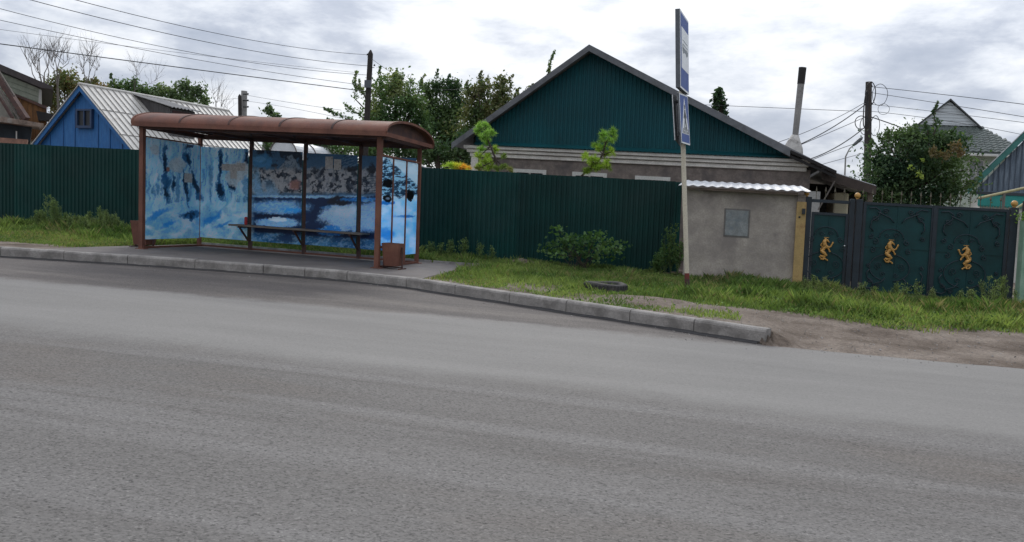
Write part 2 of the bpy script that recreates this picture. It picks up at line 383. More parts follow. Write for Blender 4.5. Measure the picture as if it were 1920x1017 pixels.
for x in xs: b.v += [(x, -9, 0.), (x, 9.2 if x < -30 or x > 20 else 13.0, 0.)]
b.f = [(2*i, 2*i+2, 2*i+3, 2*i+1) for i in range(64)]
b.build('road', ASPH, kind='structure')
# verge: rows start at the back of the kerb
xs = np.concatenate([np.linspace(-120, -20, 26)[:-1], np.arange(-20, 9, .08), np.linspace(9, 120, 30)])
ts = np.concatenate([np.arange(0, 9.5, .08), np.array([10, 12, 16, 24])])
b = B(); yb = np.where(xs < .5, kerb_y(xs) + .13, 9.0 - .0 * xs); 
k = ss(.40, .75, xs); yb = (kerb_y(xs) + .13) * (1 - k) + (9.0 + .04 * np.clip(xs, 0, 9)) * k
Xg = np.repeat(xs[None], len(ts), 0); Yg = yb[None] + ts[:, None]; Zg = ground_z(Xg, Yg)
b.v = np.stack([Xg.ravel(), Yg.ravel(), Zg.ravel()], 1).tolist(); n = len(xs)
b.f = [(j*n+i, j*n+i+1, (j+1)*n+i+1, (j+1)*n+i) for j in range(len(ts)-1) for i in range(n-1)]
b.build('verge', SOIL, smooth=True, kind='structure')
# kerb stones (one structure, real joints)
b = B(); seg = []
acc = 0; pts = [Vector((p[0], p[1], 0)) for p in KERB]
dens = []
for a, c in zip(pts[:-1], pts[1:]):
    nseg = max(1, round((c - a).length / 1.0))
    for i in range(nseg): dens.append((a.lerp(c, i / nseg), a.lerp(c, (i+1) / nseg)))
for i, (a, c) in enumerate(dens):
    d = (c - a).normalized(); nrm = Vector((-d.y, d.x, 0)); g = .006
    a2 = a + d * g; c2 = c - d * g; jz = random.uniform(-.004, .006); top = .168 + jz
    prof = [(0, -.05), (-.0, .135), (.012, .158), (.035, top), (.15, top), (.15, -.05)]
    A = [a2 + nrm * u + Vector((0, 0, z)) for u, z in prof]; C = [c2 + nrm * u + Vector((0, 0, z)) for u, z in prof]
    n = len(prof); b.add(A + C, [tuple(range(n)), tuple(reversed(range(n, 2*n)))] + [(q, n+q, n+(q+1) % n, (q+1) % n) for q in range(n)])
b.build('kerb', CONC, kind='structure')
# ragged tar seam along the kerb foot
b = B(); q = []
for a, c in dens:
    d = (c - a).normalized(); nrm = Vector((-d.y, d.x, 0))
    for i in range(12):
        p = a.lerp(c, i / 12); wd = .025 + .13 * float(fbm(p.x * 3.5, p.y * 3.5, 4))**1.4 + random.uniform(0, .015)
        hh = .004 + .03 * max(0, float(fbm(p.x * 2.2 + 5, 1.3, 8)) - .35) + random.uniform(0, .006)
        q.append((p - nrm * wd + Vector((0, 0, .004)), p + nrm * .004 + Vector((0, 0, hh + .012)), p - nrm * .006 + Vector((0, 0, hh + .012))))
for a_, m_, c_ in q: b.v += [tuple(a_), tuple(c_), tuple(m_)]
b.f = [(3*i, 3*i+3, 3*i+4, 3*i+1) for i in range(len(q)-1)] + [(3*i+1, 3*i+4, 3*i+5, 3*i+2) for i in range(len(q)-1)]
b.build('tar_seam', TAR, kind='structure')
# shelter platform
pl = [(-11.35, kerb_y(-11.35) + .152), (-11.45, 13.2), (-11.3, 14.5), (-11.2, 16.1), (-5.1, 16.1), (-4.75, 14.6), (-4.55, kerb_y(-4.55) + .152)]
for x in (-5.2, -5.9, -6.6, -7.4, -8.5, -9.76, -10.6): pl.append((x, float(kerb_y(x)) + .152))
B().prism([(x, y, .02) for x, y in reversed(pl)], (0, 0, .145)).build('bus_platform', PLAT, kind='structure')
bk = B(); bk.bar((-11.2, 16.14, .16), (-5.75, 16.14, .16), .05, .1); bk.bar((-5.7, 16.14, .16), (-4.6, 16.3, .16), .05, .1); bk.build('platform_edging', CONC, kind='structure')

# gravel and litter of small stones
V = []; T = []
for i in range(1500):
    if i < 900: x = rng.uniform(-.6, 6); y = rng.uniform(9.3, 12.0)
    elif i < 1150: x = rng.uniform(-12, .5); y = float(kerb_y(x)) - abs(rng.normal(0, .22)) - .03
    else: x = rng.uniform(-4, .4); y = float(kerb_y(x)) + .2 + rng.uniform(0, .7)
    z = float(ground_z(x, y)) if (x > .6 or y > kerb_y(x)) else 0
    if x > .6 and y < 9.7: z = max(z, 0)
    r = rng.uniform(.004, .012) * (1.8 if rng.random() < .05 else 1) * (1 if i < 900 else .75); c = np.array([x, y, z + r * .35])
    o = rng.normal(0, 1, (6, 3)) * .2 + np.array([[1,0,0],[0,1,0],[-1,0,0],[0,-1,0],[0,0,.7],[0,0,-.7]])
    p = c + o * r; g = rng.uniform(.1, .38)
    for t in ((0,1,4),(1,2,4),(2,3,4),(3,0,4)): V += [p[t[0]], p[t[1]], p[t[2]]]; T.append((g, g * .93, g * .87))
m, t, bs = nodes('pebble_stone'); k = NT(t); a = k.n('ShaderNodeAttribute', attribute_name='tint'); k.l(a.outputs['Color'], bs.inputs['Base Color']); bs.inputs['Roughness'].default_value = .9
quick_mesh('gravel', np.array(V), 3, m, tint=np.array(T), kind='stuff', label='scattered small stones along the kerb and bare dirt', category='gravel')

# ------------------------------------------------------------------ profiled sheet helper
def sheet_profile(length, pitch=.115, depth=.02, style='trap'):
    out = []; x = 0
    while x < length:
        if style == 'trap':
            for u, d in ((0, 0), (.42, 0), (.52, -depth), (.88, -depth), (.98, 0)): out.append((x + u * pitch, d))
        else:
            for i in range(6): u = i / 6; out.append((x + u * pitch, -depth / 2 * (1 - math.cos(2 * math.pi * u))))
        x += pitch
    return [(min(a, length), d) for a, d in out if a <= length + 1e-6] + [(length, 0)]
def wall_sheet(b, P0, P1, z0, z1, pitch=.115, depth=.02, thick=.002):
    """vertical profiled sheet from P0 to P1 (x,y); z0,z1 functions of the distance along it; outer side = -normal"""
    P0 = Vector((P0[0], P0[1], 0)); P1 = Vector((P1[0], P1[1], 0)); Lh = (P1 - P0).length; d = (P1 - P0) / Lh; n = Vector((d.y, -d.x, 0))
    pr = sheet_profile(Lh, pitch, depth); base = len(b.v)
    for a, o in pr:
        p = P0 + d * a + n * (o + depth)
        b.v += [(p.x, p.y, z0(a)), (p.x, p.y, z1(a))]
    for i in range(len(pr) - 1): b.f.append((base + 2*i, base + 2*i+2, base + 2*i+3, base + 2*i+1))

# green fence, one run with posts behind and panels with slightly uneven tops
t = thing('sheet_metal_fence', 'long dark green profiled metal fence running behind the bus shelter to the rendered hut', 'fence', (-10, 18.3, .1))
x = -24.; i = 0
while x < -.86:
    x2 = min(x + 1.15, -.86); i += 1
    zt = float(np.interp(x, [-24, -18.7, -14.3, -6.3, -.9], [2.31, 2.30, 2.29, 2.20, 2.17])); zb = float(np.interp(x, [-24, -14, -6.6, -1.4, -.8], [.13, .16, .18, .27, .3])) - .05
    b = B(); dz_ = random.uniform(-.006, .006)
    wall_sheet(b, (x, 18.2 + .004 * (i % 2)), (x2 + .02, 18.2 + .004 * (i % 2)), lambda a: zb, lambda a: zt + dz_)
    b.build('fence_sheet', FENCE, t)
    if i % 2 == 0: B().box((x - .03, 18.24, 0), (x + .03, 18.30, zt - .03)).build('fence_post', GATEF, t)
    x = x2
b = B().box((-24, 18.225, .55), (-.9, 18.24, .6)); b.box((-24, 18.225, 1.85), (-.9, 18.24, 1.9)); b.build('fence_rail', GATEF, t)

# ------------------------------------------------------------------ bus shelter
SX0, SX1 = -10.80, -5.86; FY, BY = 13.6, 15.6
t = thing('bus_shelter', 'rusty brown bus stop shelter with barrel roof and blue waterfall pictures on its walls', 'bus shelter', (-8.3, 14.6, .165))
for x, y, w_, zt in ((-10.70, FY, .085, 2.47), (SX1, FY, .085, 2.47), (-10.84, BY, .07, 2.5), (SX1 - .01, BY, .07, 2.5)):
    b = B().box((x - w_/2, y - w_/2, .165), (x + w_/2, y + w_/2, zt)); b.box((x - .09, y - .07, .165), (x + .09, y + .07, .18)); b.build('corner_post', RUST, t)
for x in (-9.61, -8.36, -7.13):
    B().box((x - .033, BY - .035, .165), (x + .033, BY + .035, 2.5)).build('rear_post', RUSTD, t)
EX0, EX1 = -10.80, -5.68; RY0, RY1 = 13.42, 15.86
def arc(u, dz=0): # u 0..1 front to back
    a = math.pi * u; yc = (RY0 + RY1) / 2; hw = (RY1 - RY0) / 2
    return (yc - hw * math.cos(a) , 2.545 + .285 * math.sin(a)**.92 + dz)
us = [i / 28 for i in range(29)]
b = B()
for X in (EX0, EX1):
    for dzz in (0, -.006): b.v += [(X, *arc(u, dzz)) for u in us]
n = 29
for i in range(28): b.f += [(i, i+1, 2*n+i+1, 2*n+i), (n+i, 3*n+i, 3*n+i+1, n+i+1)]
b.build('roof_sheet', RUST, t, smooth=True)
for j in range(6):
    X = EX0 + (EX1 - EX0) * j / 5; o = .012
    b = B(); A = [(X - .02, *arc(u, o)) for u in us]; C = [(X + .02, *arc(u, o)) for u in us]; D = [(X - .02, *arc(u, -.03)) for u in us]; E = [(X + .02, *arc(u, -.03)) for u in us]
    b.v = A + C + D + E
    for i in range(28): b.f += [(i, n+i, n+i+1, i+1), (i, i+1, 2*n+i+1, 2*n+i), (n+i, 3*n+i, 3*n+i+1, n+i+1), (2*n+i, 2*n+i+1, 3*n+i+1, 3*n+i)]
    b.build('roof_rib', RUST if j in (0, 5) else RUSTD, t)
for nm, a_, c_ in (('front_fascia', (EX0, RY0 - .012, 2.475), (EX1, RY0 + .012, 2.56)), ('rear_fascia', (EX0, RY1 - .012, 2.475), (EX1, RY1 + .012, 2.56)),
                   ('side_fascia', (EX1 - .03, RY0 + .014, 2.478), (EX1 - .006, RY1 - .014, 2.553)), ('side_fascia', (EX0 + .006, RY0 + .014, 2.478), (EX0 + .03, RY1 - .014, 2.553))):
    B().box(a_, c_).build(nm, RUST, t)
for X in (EX0 + .10, EX1 - .12):      # recessed sheet closing each end of the vault
    pts = [(X, y, z - .035) for y, z in (arc(u) for u in us[1:-1])]; B().prism(pts, (.004, 0, 0)).build('gable_sheet', RUSTD, t)
b = B()
b.box((EX0 + .05, FY - .04, 2.44), (EX1 - .05, FY + .04, 2.5)); b.box((EX0 + .05, BY - .03, 2.44), (EX1 - .05, BY + .04, 2.52))
for X in (SX0 + .05, -9.61, -8.36, -7.13, SX1): b.box((X - .025, FY + .042, 2.45), (X + .025, BY - .032, 2.5))
b.build('roof_frame', RUSTD, t)
b = B().box((SX0 + .03, BY - .02, .17), (SX1 - .05, BY + .02, .205)); b.box((SX1 - .02, FY + .05, .17), (SX1 + .02, BY - .04, .205)); b.box((-10.79, FY + .05, .17), (-10.75, BY - .04, .205))
b.build('base_rail', RUST, t)

# ---- the pictures: flat printed sheets, painted in plate coordinates
def blob(x, y, cx_, cy_, rx, ry, s=0, rough=.45, soft=.22, ang=0, fs=.03):
    dx = x - cx_; dy = y - cy_; ca, sa = math.cos(ang), math.sin(ang); u = (dx*ca + dy*sa) / rx; v = (-dx*sa + dy*ca) / ry
    d = np.sqrt(u*u + v*v) + rough * ((fbm(x * fs, y * fs, s, 5) - .5) * 2.2 + (fbm(x * fs * 4, y * fs * 3, s + 9, 4) - .5) * 1.3)
    return 1 - ss(1 - soft, 1 + soft, d)
def over(c, m, col): return c * (1 - m[:, None]) + np.array(col)[None] / 255. * m[:, None]
def paint_back(x, y):      # plate coordinates: 2.825 units per photo pixel from (240,180)
    n = len(x); x0_, y0_ = x, y; x = x + 34 * (fbm(x0_ * .025, y0_ * .02, 400, 4) - .5) + 14 * (fbm(x0_ * .11, y0_ * .09, 401, 4) - .5); y = y + 40 * (fbm(x0_ * .025, y0_ * .02, 402, 4) - .5) * (x < 640) + 12 * (fbm(x0_ * .1, y0_ * .1, 403, 4) - .5); c = np.zeros((n, 3)); st = fbm(x * .06 + .01 * y, y * .007, 11, 5); cl = fbm(x * .015, y * .02, 12, 6)
    lo = np.array([104, 174, 204]) / 255.; hi = np.array([206, 224, 228]) / 255.
    k = np.clip((st * .75 + cl * .35 - .3) * 2.2, 0, 1)[:, None]; c = lo * (1-k) + hi * k
    c = over(c, .6 * ss(.50, .62, fbm(x * .09, y * .012, 13, 4)) * (y < 560), (56, 116, 160))
    for wx, ww in ((140, 26), (268, 20), (345, 26), (430, 30), (540, 16), (595, 24)): c = over(c, .6 * np.exp(-((x - wx - (y - 300) * .06) / ww)**2) * ss(.35, .6, fbm(x * .12, y * .01, 410 + wx, 4)) * (y < 610), (214, 228, 234))
    # ---- lower foam
    fo = ss(575, 640, y + 50 * (cl - .5)) ; k2 = np.clip(fbm(x * .02, y * .03, 15, 6) * 2.6 - .8, 0, 1)
    foam = np.array([104, 172, 206])[None] / 255. * (1-k2[:, None]) + np.array([208, 222, 226])[None] / 255. * k2[:, None]
    c = c * (1-fo[:, None]) + foam * fo[:, None]
    for a_ in ((150, 625, 60, 14, -.5), (445, 650, 60, 15, -.5), (205, 680, 40, 8, -.4), (500, 680, 40, 8, -.4)): c = over(c, .8 * blob(x, y, *a_[:4], s=17, soft=.5, ang=a_[4]), (35, 130, 200))
    for cx_, cy_, rx, ry, an in ((197, 495, 20, 62, -.12), (237, 470, 12, 34, 0), (300, 480, 9, 110, -.17), (192, 360, 13, 100, 0), (325, 630, 50, 20, -.1), (330, 645, 18, 26, 0),
                                 (490, 500, 24, 55, -.1), (550, 480, 20, 24, 0), (487, 370, 14, 90, 0), (320, 265, 36, 14, 0), (305, 330, 14, 40, -.4), (355, 470, 16, 90, -.3), (628, 330, 12, 60, 0), (640, 510, 10, 60, -.1)):
        m = blob(x, y, cx_, cy_, rx, ry, s=int(cx_), rough=.5, ang=an); c = over(c, .9 * m, (34, 92, 138))
        c = over(c, .8 * blob(x, y, cx_, cy_, rx * .62, ry * .6, s=int(cx_) + 3, rough=.6, ang=an), (14, 30, 50))
    # ---- scraped notices on the left plates
    for cx_, cy_, rx, ry in ((250, 370, 45, 42), (135, 285, 24, 36), (572, 375, 75, 26), (560, 440, 34, 40), (600, 400, 30, 50)):
        m = blob(x, y, cx_, cy_, rx, ry, s=31, rough=.3, soft=.1, fs=.05); c = over(c, .8 * m, (182, 186, 186))
    # ---- right-hand plates: forest, scraped band, dark water, snow bank
    R = ss(640, 672, x + 12 * (fbm(x * .03, y * .03, 40) - .5))
    r = np.zeros((n, 3)) + np.array([60, 98, 130]) / 255.; tx = fbm(x * .05, y * .06, 41, 6); fine = fbm(x * .13, y * .1, 42, 5)
    r = over(r, .9 * ss(.42, .58, tx) * (y < 420) * (x < 945), (24, 38, 54))
    r = over(r, blob(x, y, 718, 345, 62, 38, s=43, rough=.3), (62, 122, 165))
    r = over(r, .6 * blob(x, y, 700, 335, 30, 14, s=44), (100, 160, 196))
    mtn = (np.abs(x - 858) < (y - 305) * .75) & (y > 315) & (y < 440); r = over(r, mtn * (.5 + .5 * (fine > .45)), (120, 136, 150))
    mt2 = (np.abs(x - 1172) < (y - 305) * .55 + 14) & (y > 310) & (y < 430); r = over(r, mt2 * .9, (42, 78, 108))
    r = over(r, mt2 * (np.sin((y + .35 * x) * .42 + 5 * fbm(x * .03, y * .03, 50)) > .35) * .6, (110, 140, 162))
    band = ss(372, 400, y + 40 * (tx - .5)) * (1 - ss(505, 525, y + 14 * (tx - .5)))
    r = over(r, band * .92, (166, 164, 164)); scr = ss(.515, .56, fbm(x * .055, y * .05, 60, 6)); r = over(r, band * scr * .95, (28, 38, 52))
    r = over(r, band * ss(.55, .62, fbm(x * .09 + 9, y * .04, 61, 5)) * .6, (88, 98, 110))
    r = over(r, .75 * blob(x, y, 885, 470, 30, 28, s=63, rough=.4), (176, 128, 124))
    for a_ in ((1290, 385, 22, 28), (1195, 385, 32, 14), (1110, 375, 30, 12)): r = over(r, .85 * blob(x, y, *a_, s=65), (20, 30, 42))
    side = (x > 1245) & (y > 420) & (y < 520); r = over(r, side * (np.sin(y * .5 + x * .05) > .2) * .7, (52, 66, 80))
    # waterfall fans
    for a_ in ((705, 520, 24, 110, -.45), (762, 520, 34, 70, -.3), (690, 450, 20, 60, -.2)): r = over(r, .75 * blob(x, y, *a_[:4], s=66, rough=.3, soft=.5, ang=a_[4]), (126, 172, 204))
    wat = ss(522, 534, y + 6 * (cl - .5)); wc = np.zeros((n, 3)) + np.array([10, 34, 66]) / 255.
    wc = over(wc, blob(x, y, 960, 528, 330, 13, s=70, rough=.25), (120, 160, 190))
    wc = over(wc, .95 * blob(x, y, 790, 590, 150, 38, s=71, rough=.22, soft=.4), (104, 160, 200))
    wc = over(wc, .9 * blob(x, y, 870, 606, 60, 14, s=72, rough=.2, soft=.5), (46, 142, 208))
    wc = over(wc, .85 * blob(x, y, 860, 545, 70, 7, s=73, rough=.2), (10, 40, 80))
    wc = over(wc, .8 * blob(x, y, 1090, 590, 70, 10, s=74, rough=.2), (40, 100, 150))
    wc = over(wc, blob(x, y, 800, 672, 120, 26, s=75, rough=.3), (118, 168, 204)); wc = over(wc, blob(x, y, 790, 655, 40, 12, s=76, rough=.5), (190, 208, 220))
    wc = over(wc, .9 * blob(x, y, 740, 636, 70, 8, s=77, rough=.3), (8, 24, 48))
    wc = over(wc, blob(x, y, 1190, 645, 165, 72, s=78, rough=.22), (134, 170, 198)); wc = over(wc, .8 * blob(x, y, 1160, 610, 90, 30, s=79, rough=.4, soft=.5), (176, 196, 210))
    wc = over(wc, .9 * blob(x, y, 1075, 715, 70, 26, s=80, rough=.35), (32, 118, 190)); wc = over(wc, .7 * blob(x, y, 1240, 700, 90, 20, s=81, rough=.35, soft=.5), (72, 132, 186))
    wc = over(wc, blob(x, y, 1118, 556, 62, 24, s=82, rough=.35), (22, 28, 40)); wc = over(wc, .9 * blob(x, y, 1240, 548, 110, 12, s=83), (34, 112, 176))
    wc = over(wc, .9 * blob(x, y, 1290, 640, 80, 80, s=84, rough=.2), (126, 166, 198))
    low = ss(712, 730, y - (x - 660) * .06 + 12 * (cl - .5)); wc = wc * (1-low[:, None]) + (np.array([26, 78, 122])[None] / 255. * (1 - k2[:, None]) + np.array([70, 124, 160])[None] / 255. * k2[:, None]) * low[:, None]
    wc = over(wc, .8 * blob(x, y, 830, 760, 50, 24, s=85, soft=.5), (12, 40, 74))
    wc = np.clip(wc * 1.18, 0, 1); wc = over(wc, .35 * (fbm(x * .08, y * .14, 500, 4) > .56) * (wc[:, 2] > .5), (206, 222, 230)); r = r * (1 - wat[:, None]) + wc * wat[:, None]
    c = c * (1 - R[:, None]) + r * R[:, None]
    g = 1 - .12 * fbm(x * .04, y * .04, 90, 4) - .10 * (fbm(x * .3, y * .3, 91, 3) > .62)
    return c * g[:, None]
def paint_side(x, y):     # right end plates, 3.39 units per photo pixel from (660,220)
    n = len(x); c = np.zeros((n, 3)) + np.array([196, 216, 226]) / 255.; cl = fbm(x * .02, y * .02, 100, 6); st = fbm(x * .05, y * .02, 101, 5)
    c = over(c, .5 * ss(.45, .6, cl), (222, 230, 234))
    mt = ss(0, 14, (y - 245) * .72 - np.abs(x - 218) * 1.0 - (x > 218) * (x - 218) * -.35) * (y < 500); c = over(c, mt * .75, (138, 190, 214))
    c = over(c, mt * ss(.48, .54, fbm(x * .05 + y * .05, y * .16, 103, 5)) * .9, (24, 52, 78)); c = over(c, blob(x, y, 300, 470, 60, 50, s=104) * ss(.46, .55, fbm(x * .04, y * .14, 105, 5)) * .85, (34, 60, 84))
    lw = ss(505, 530, y + 20 * (cl - .5)); k2 = np.clip(fbm(x * .02, y * .022, 106, 6) * 3 - 1.0, 0, 1); f_ = np.array([116, 192, 228])[None] / 255. * (1 - k2[:, None]) + np.array([196, 220, 236])[None] / 255. * k2[:, None]
    c = c * (1 - lw[:, None]) + f_ * lw[:, None]
    c = over(c, .9 * blob(x, y, 215, 545, 50, 12, s=107, rough=.5), (30, 120, 190)); c = over(c, .85 * blob(x, y, 330, 630, 60, 9, s=108, rough=.5), (36, 124, 190))
    c = over(c, .7 * blob(x, y, 215, 745, 46, 40, s=109, rough=.4, soft=.4), (30, 140, 216)); c = over(c, .6 * blob(x, y, 270, 660, 60, 60, s=110, soft=.5), (180, 212, 236))
    for a_ in ((228, 420, 30, 26), (224, 516, 28, 22), (370, 498, 22, 36)): c = over(c, blob(x, y, *a_, s=int(a_[0]), rough=.35, soft=.06, fs=.07), (12, 14, 20))
    c = over(c, .8 * blob(x, y, 226, 516, 14, 8, s=112, rough=.3), (150, 170, 190))
    return c
def proj(p):
    q = W(p) - Vector((0, 0, EYE)); d = q.dot(_f); return 960 + F * q.dot(_r) / d, 508.5 - F * q.dot(_u) / d
def picmat(name, tr, gain):
    m, t_, bs = nodes(name); k = NT(t_); a = k.n('ShaderNodeAttribute', attribute_name='tint')
    col = k.mix(1., a.outputs['Color'], (gain,)*3, 'MULTIPLY'); k.l(col, bs.inputs['Base Color']); bs.inputs['Roughness'].default_value = .38; bs.inputs['Specular IOR Level'].default_value = .4
    trn = k.n('ShaderNodeBsdfTranslucent'); k.l(col, trn.inputs[0]); mx_ = k.n('ShaderNodeMixShader'); mx_.inputs[0].default_value = tr
    k.l(bs.outputs[0], mx_.inputs[1]); k.l(trn.outputs[0], mx_.inputs[2]); k.l(mx_.outputs[0], t_.nodes['Material Output'].inputs[0]); return m
PIC = picmat('printed_film', .12, 2.05); PICS = picmat('printed_clear_film', .5, 1.7)
def plate(A, C, z0, z1, painter, sc, o, mat_, name='picture_panel', parent=None, step=.0125):
    A = Vector((*A, 0)); C = Vector((*C, 0)); Lh = (C - A).length; nu = max(2, int(Lh / step)); nv = max(2, int((z1 - z0) / step)); b = B(); px = []; py = []
    # affine plate->artwork map from the plate's corners
    cr_ = [proj((A.x, A.y, z1)), proj((C.x, C.y, z1)), proj((A.x, A.y, z0)), proj((C.x, C.y, z0))]; cr_ = [((p[0] - o[0]) * sc, (p[1] - o[1]) * sc) for p in cr_]
    U, Vv = np.meshgrid(np.linspace(0, 1, nu + 1), np.linspace(0, 1, nv + 1))
    def bl(i): return (cr_[0][i]*(1-U) + cr_[1][i]*U) * Vv + (cr_[2][i]*(1-U) + cr_[3][i]*U) * (1 - Vv)
    x, y = bl(0).ravel(), bl(1).ravel(); col = painter(x, y); col = np.where(col <= .04045, col / 12.92, ((col + .055) / 1.055) ** 2.4)
    P3 = np.stack([(A.x + (C.x - A.x) * U).ravel(), (A.y + (C.y - A.y) * U).ravel(), (z0 + (z1 - z0) * Vv).ravel()], 1)
    nrm = np.array([(C - A).y, -(C - A).x, 0]) / Lh * .003
    n = len(P3); b.v = P3.tolist() + (P3 - nrm).tolist(); b.c = np.ones((2*n, 4), np.float32); b.c[:n, :3] = col; b.c[n:, :3] = col; q = nu + 1
    b.f = [(j*q+i, j*q+i+1, (j+1)*q+i+1, (j+1)*q+i) for j in range(nv) for i in range(nu)]
    b.f += [(n + nu, n, n + nv*q, n + nv*q + nu)] 
    return b.build(name, mat_, parent)
O2 = (240, 180)
panels = []
for xa, xb, za, zt in ((-10.79, -9.66, .36, 2.28), (-9.56, -8.41, .36, 2.27), (-8.31, -7.18, .37, 2.255), (-7.08, -5.92, .37, 2.255)):
    panels.append(plate((xa, BY - .045), (xb, BY - .045), za, zt, paint_back, 2.825, O2, PIC, parent=t))
pl_left = plate((-10.77, FY + .07), (-10.80, BY - .06), .34, 2.30, paint_back, 2.825, O2, PIC, parent=t)
# right end: three strips between mullions
ys = [FY + .06, 14.22, 14.9, BY - .06]
for (ya, yb_), z0 in (((FY + .06, 14.20), .56), ((14.24, 14.86), .56), ((14.90, BY - .1), .36)):
    plate((SX1, ya), (SX1, yb_), z0, 2.14, paint_side, 3.39, (660, 220), PICS, parent=t)
for y in (14.22, 14.88): B().box((SX1 - .018, y - .018, .2), (SX1 + .02, y + .018, 2.16)).build('mullion', RUST, t)
B().box((SX1 - .02, FY + .05, 2.15), (SX1 + .022, BY - .04, 2.18)).build('side_rail', RUST, t)
B().box((SX1 - .016, FY + .05, .52), (SX1 + .019, 14.86, .55)).build('side_rail', RUST, t)
B().box((-10.81, FY + .05, 2.305), (-10.775, BY - .04, 2.33)).build('side_rail', RUST, t)
# thin paper notices stuck on the pictures
def notice(px, py, w_, h_, mat_, par, side=None, ang=0.):
    c = P(px, py, BY - .052) if side is None else PX(px, py, side)
    if side is None: B().prism([(c.x - w_/2, c.y, c.z - h_/2), (c.x + w_/2, c.y, c.z - h_/2 + ang), (c.x + w_/2, c.y, c.z + h_/2 + ang), (c.x - w_/2, c.y, c.z + h_/2)], (0, -.002, 0)).build('paper_notice', mat_, par)
    else: B().prism([(c.x, c.y - w_/2, c.z - h_/2), (c.x, c.y + w_/2, c.z - h_/2 + ang), (c.x, c.y + w_/2, c.z + h_/2 + ang), (c.x, c.y - w_/2, c.z + h_/2)], (.002, 0, 0)).build('paper_notice', mat_, par)
notice(617, 306, .17, .25, PAPER, panels[2], ang=.01); notice(633, 309, .16, .22, PAPER, panels[2])
notice(424, 314, .2, .14, PAPER, panels[0]); notice(438, 322, .15, .3, PAPER, panels[0]); notice(452, 314, .2, .16, PAPER, panels[0], ang=.01)
notice(553, 347, .16, .14, PINK, panels[1])
notice(353, 334, .26, .19, PAPER, pl_left, -10.775); notice(315, 318, .09, .08, PINK, pl_left, -10.765)
# bench
bt = B().box((-9.83, 15.12, .665), (-6.86, 15.53, .70)); bt.build('bench_seat', WOODG, t, bevel=.006)
for x in (-9.61, -8.36, -7.13):
    b = B().box((x - .02, 15.14, .635), (x + .02, 15.55, .663)); b.bar((x, 15.2, .63), (x, 15.55, .34), .03, .03); b.build('bench_bracket', RUSTD, t)
# can on the bench
c = P(461, 419, 15.3)
t2 = thing('drink_can', 'tall red drink can standing near the left end of the shelter bench', 'can', (c.x, 15.3, .70))
b = B(); b.tube([(c.x, 15.3, .701), (c.x, 15.3, .71), (c.x, 15.3, .845), (c.x, 15.3, .86)], [.026, .033, .033, .026], 16); b.build('can_body', RED, t2, smooth=False)
b = B(); b.tube([(c.x, 15.3, .860), (c.x, 15.3, .866)], [.027, .026], 16); b.build('can_lid', SIGNG, t2)

# litter bins
def bin_(x, y, label, g, q=1.):
    r = thing('litter_bin', label, 'litter bin', (x, y, .165), g)
    b = B(); z0, z1 = .22, .22 + .46 * q; a0, a1 = .14 * q, .185 * q; th = .008
    for s0, s1, zz0, flip in ((a0, a1, z0, 0), (a0 - th, a1 - th, z0 + .01, 1)):
        lo = [(x - s0, y - s0, zz0), (x + s0, y - s0, zz0), (x + s0, y + s0, zz0), (x - s0, y + s0, zz0)]; hi = [(x - s1, y - s1, z1), (x + s1, y - s1, z1), (x + s1, y + s1, z1), (x - s1, y + s1, z1)]
        fs = [(0,1,5,4),(1,2,6,5),(2,3,7,6),(3,0,4,7),(3,2,1,0)]; b.add(lo + hi, [tuple(reversed(q)) for q in fs] if flip else fs)
    m_ = len(b.v) - 16; b.f += [(m_+4+i, m_+4+(i+1) % 4, m_+12+(i+1) % 4, m_+12+i) for i in range(4)]
    b.build('bin_body', RUST, r)
    f_ = B()
    for sxx in (-1, 1): f_.bar((x + sxx * .2 * q, y, .18), (x + sxx * .2 * q, y, .56), .02, .035); f_.box((x + sxx * .2 * q - .015, y - .17, .166), (x + sxx * .2 * q + .015, y + .17, .185))
    f_.box((x - .21 * q, y - .015, .186), (x + .21 * q, y + .015, .205)); f_.tube([(x - .21 * q, y, .54), (x + .21 * q, y, .54)], .008, 6); f_.build('bin_stand', RUSTD, r)
bin_(-5.63, 13.78, 'rusty square bin beside the right front post of the bus shelter', 'rusty bins at the bus shelter', .87)
bin_(-10.99, 14.05, 'rusty square bin beside the left front post of the bus shelter', 'rusty bins at the bus shelter')

# ------------------------------------------------------------------ green-gabled house behind the fence
HY = 21.0; hx0 = -6.42; hx1 = 2.02
LT = (-6.86, 2.98); AP = (-3.37, 5.52); RT = (1.50, 3.15); LE = (2.55, 2.72)
def roofz(x): return float(np.interp(x, [LT[0], AP[0], RT[0], LE[0]], [LT[1], AP[1], RT[1], LE[1]]))
t = thing('house', 'grey stucco house with a wide dark teal corrugated gable and cream cornice', 'house', (-2.2, 24, .1))
B().box((hx0, HY, -.1), (hx1, HY + 9, 2.75)).build('wall', STUCCO, t)
b = B(); wall_sheet(b, (hx0 + .1, HY - .08), (1.35, HY - .08), lambda a: 3.02, lambda a: roofz(hx0 + .1 + a) - .1, pitch=.107, depth=.018)
b.build('gable_cladding', TEAL, t)
B().prism([(hx0 + .02, HY - .03, 2.75), (hx1, HY - .03, 2.75), (RT[0] + .1, HY - .03, RT[1] - .12), (AP[0], HY - .03, AP[1] - .12), (hx0 + .02, HY - .03, roofz(hx0) - .1)], (0, .03, 0)).build('gable_backing', DARK, t)
b = B(); b.prism([(hx0 + .1, HY - .10, 3.08), (1.5, HY - .10, 3.08), (1.5, HY - .26, 3.0), (hx0 + .1, HY - .26, 3.0)], (0, 0, .012)); 
for i in range(70): x = hx0 + .15 + i * .107; b.box((x, HY - .262, 2.985), (x + .06, HY - .1, 3.0))
b.build('gable_flashing', TEAL, t)
cz = 0
b = B(); 
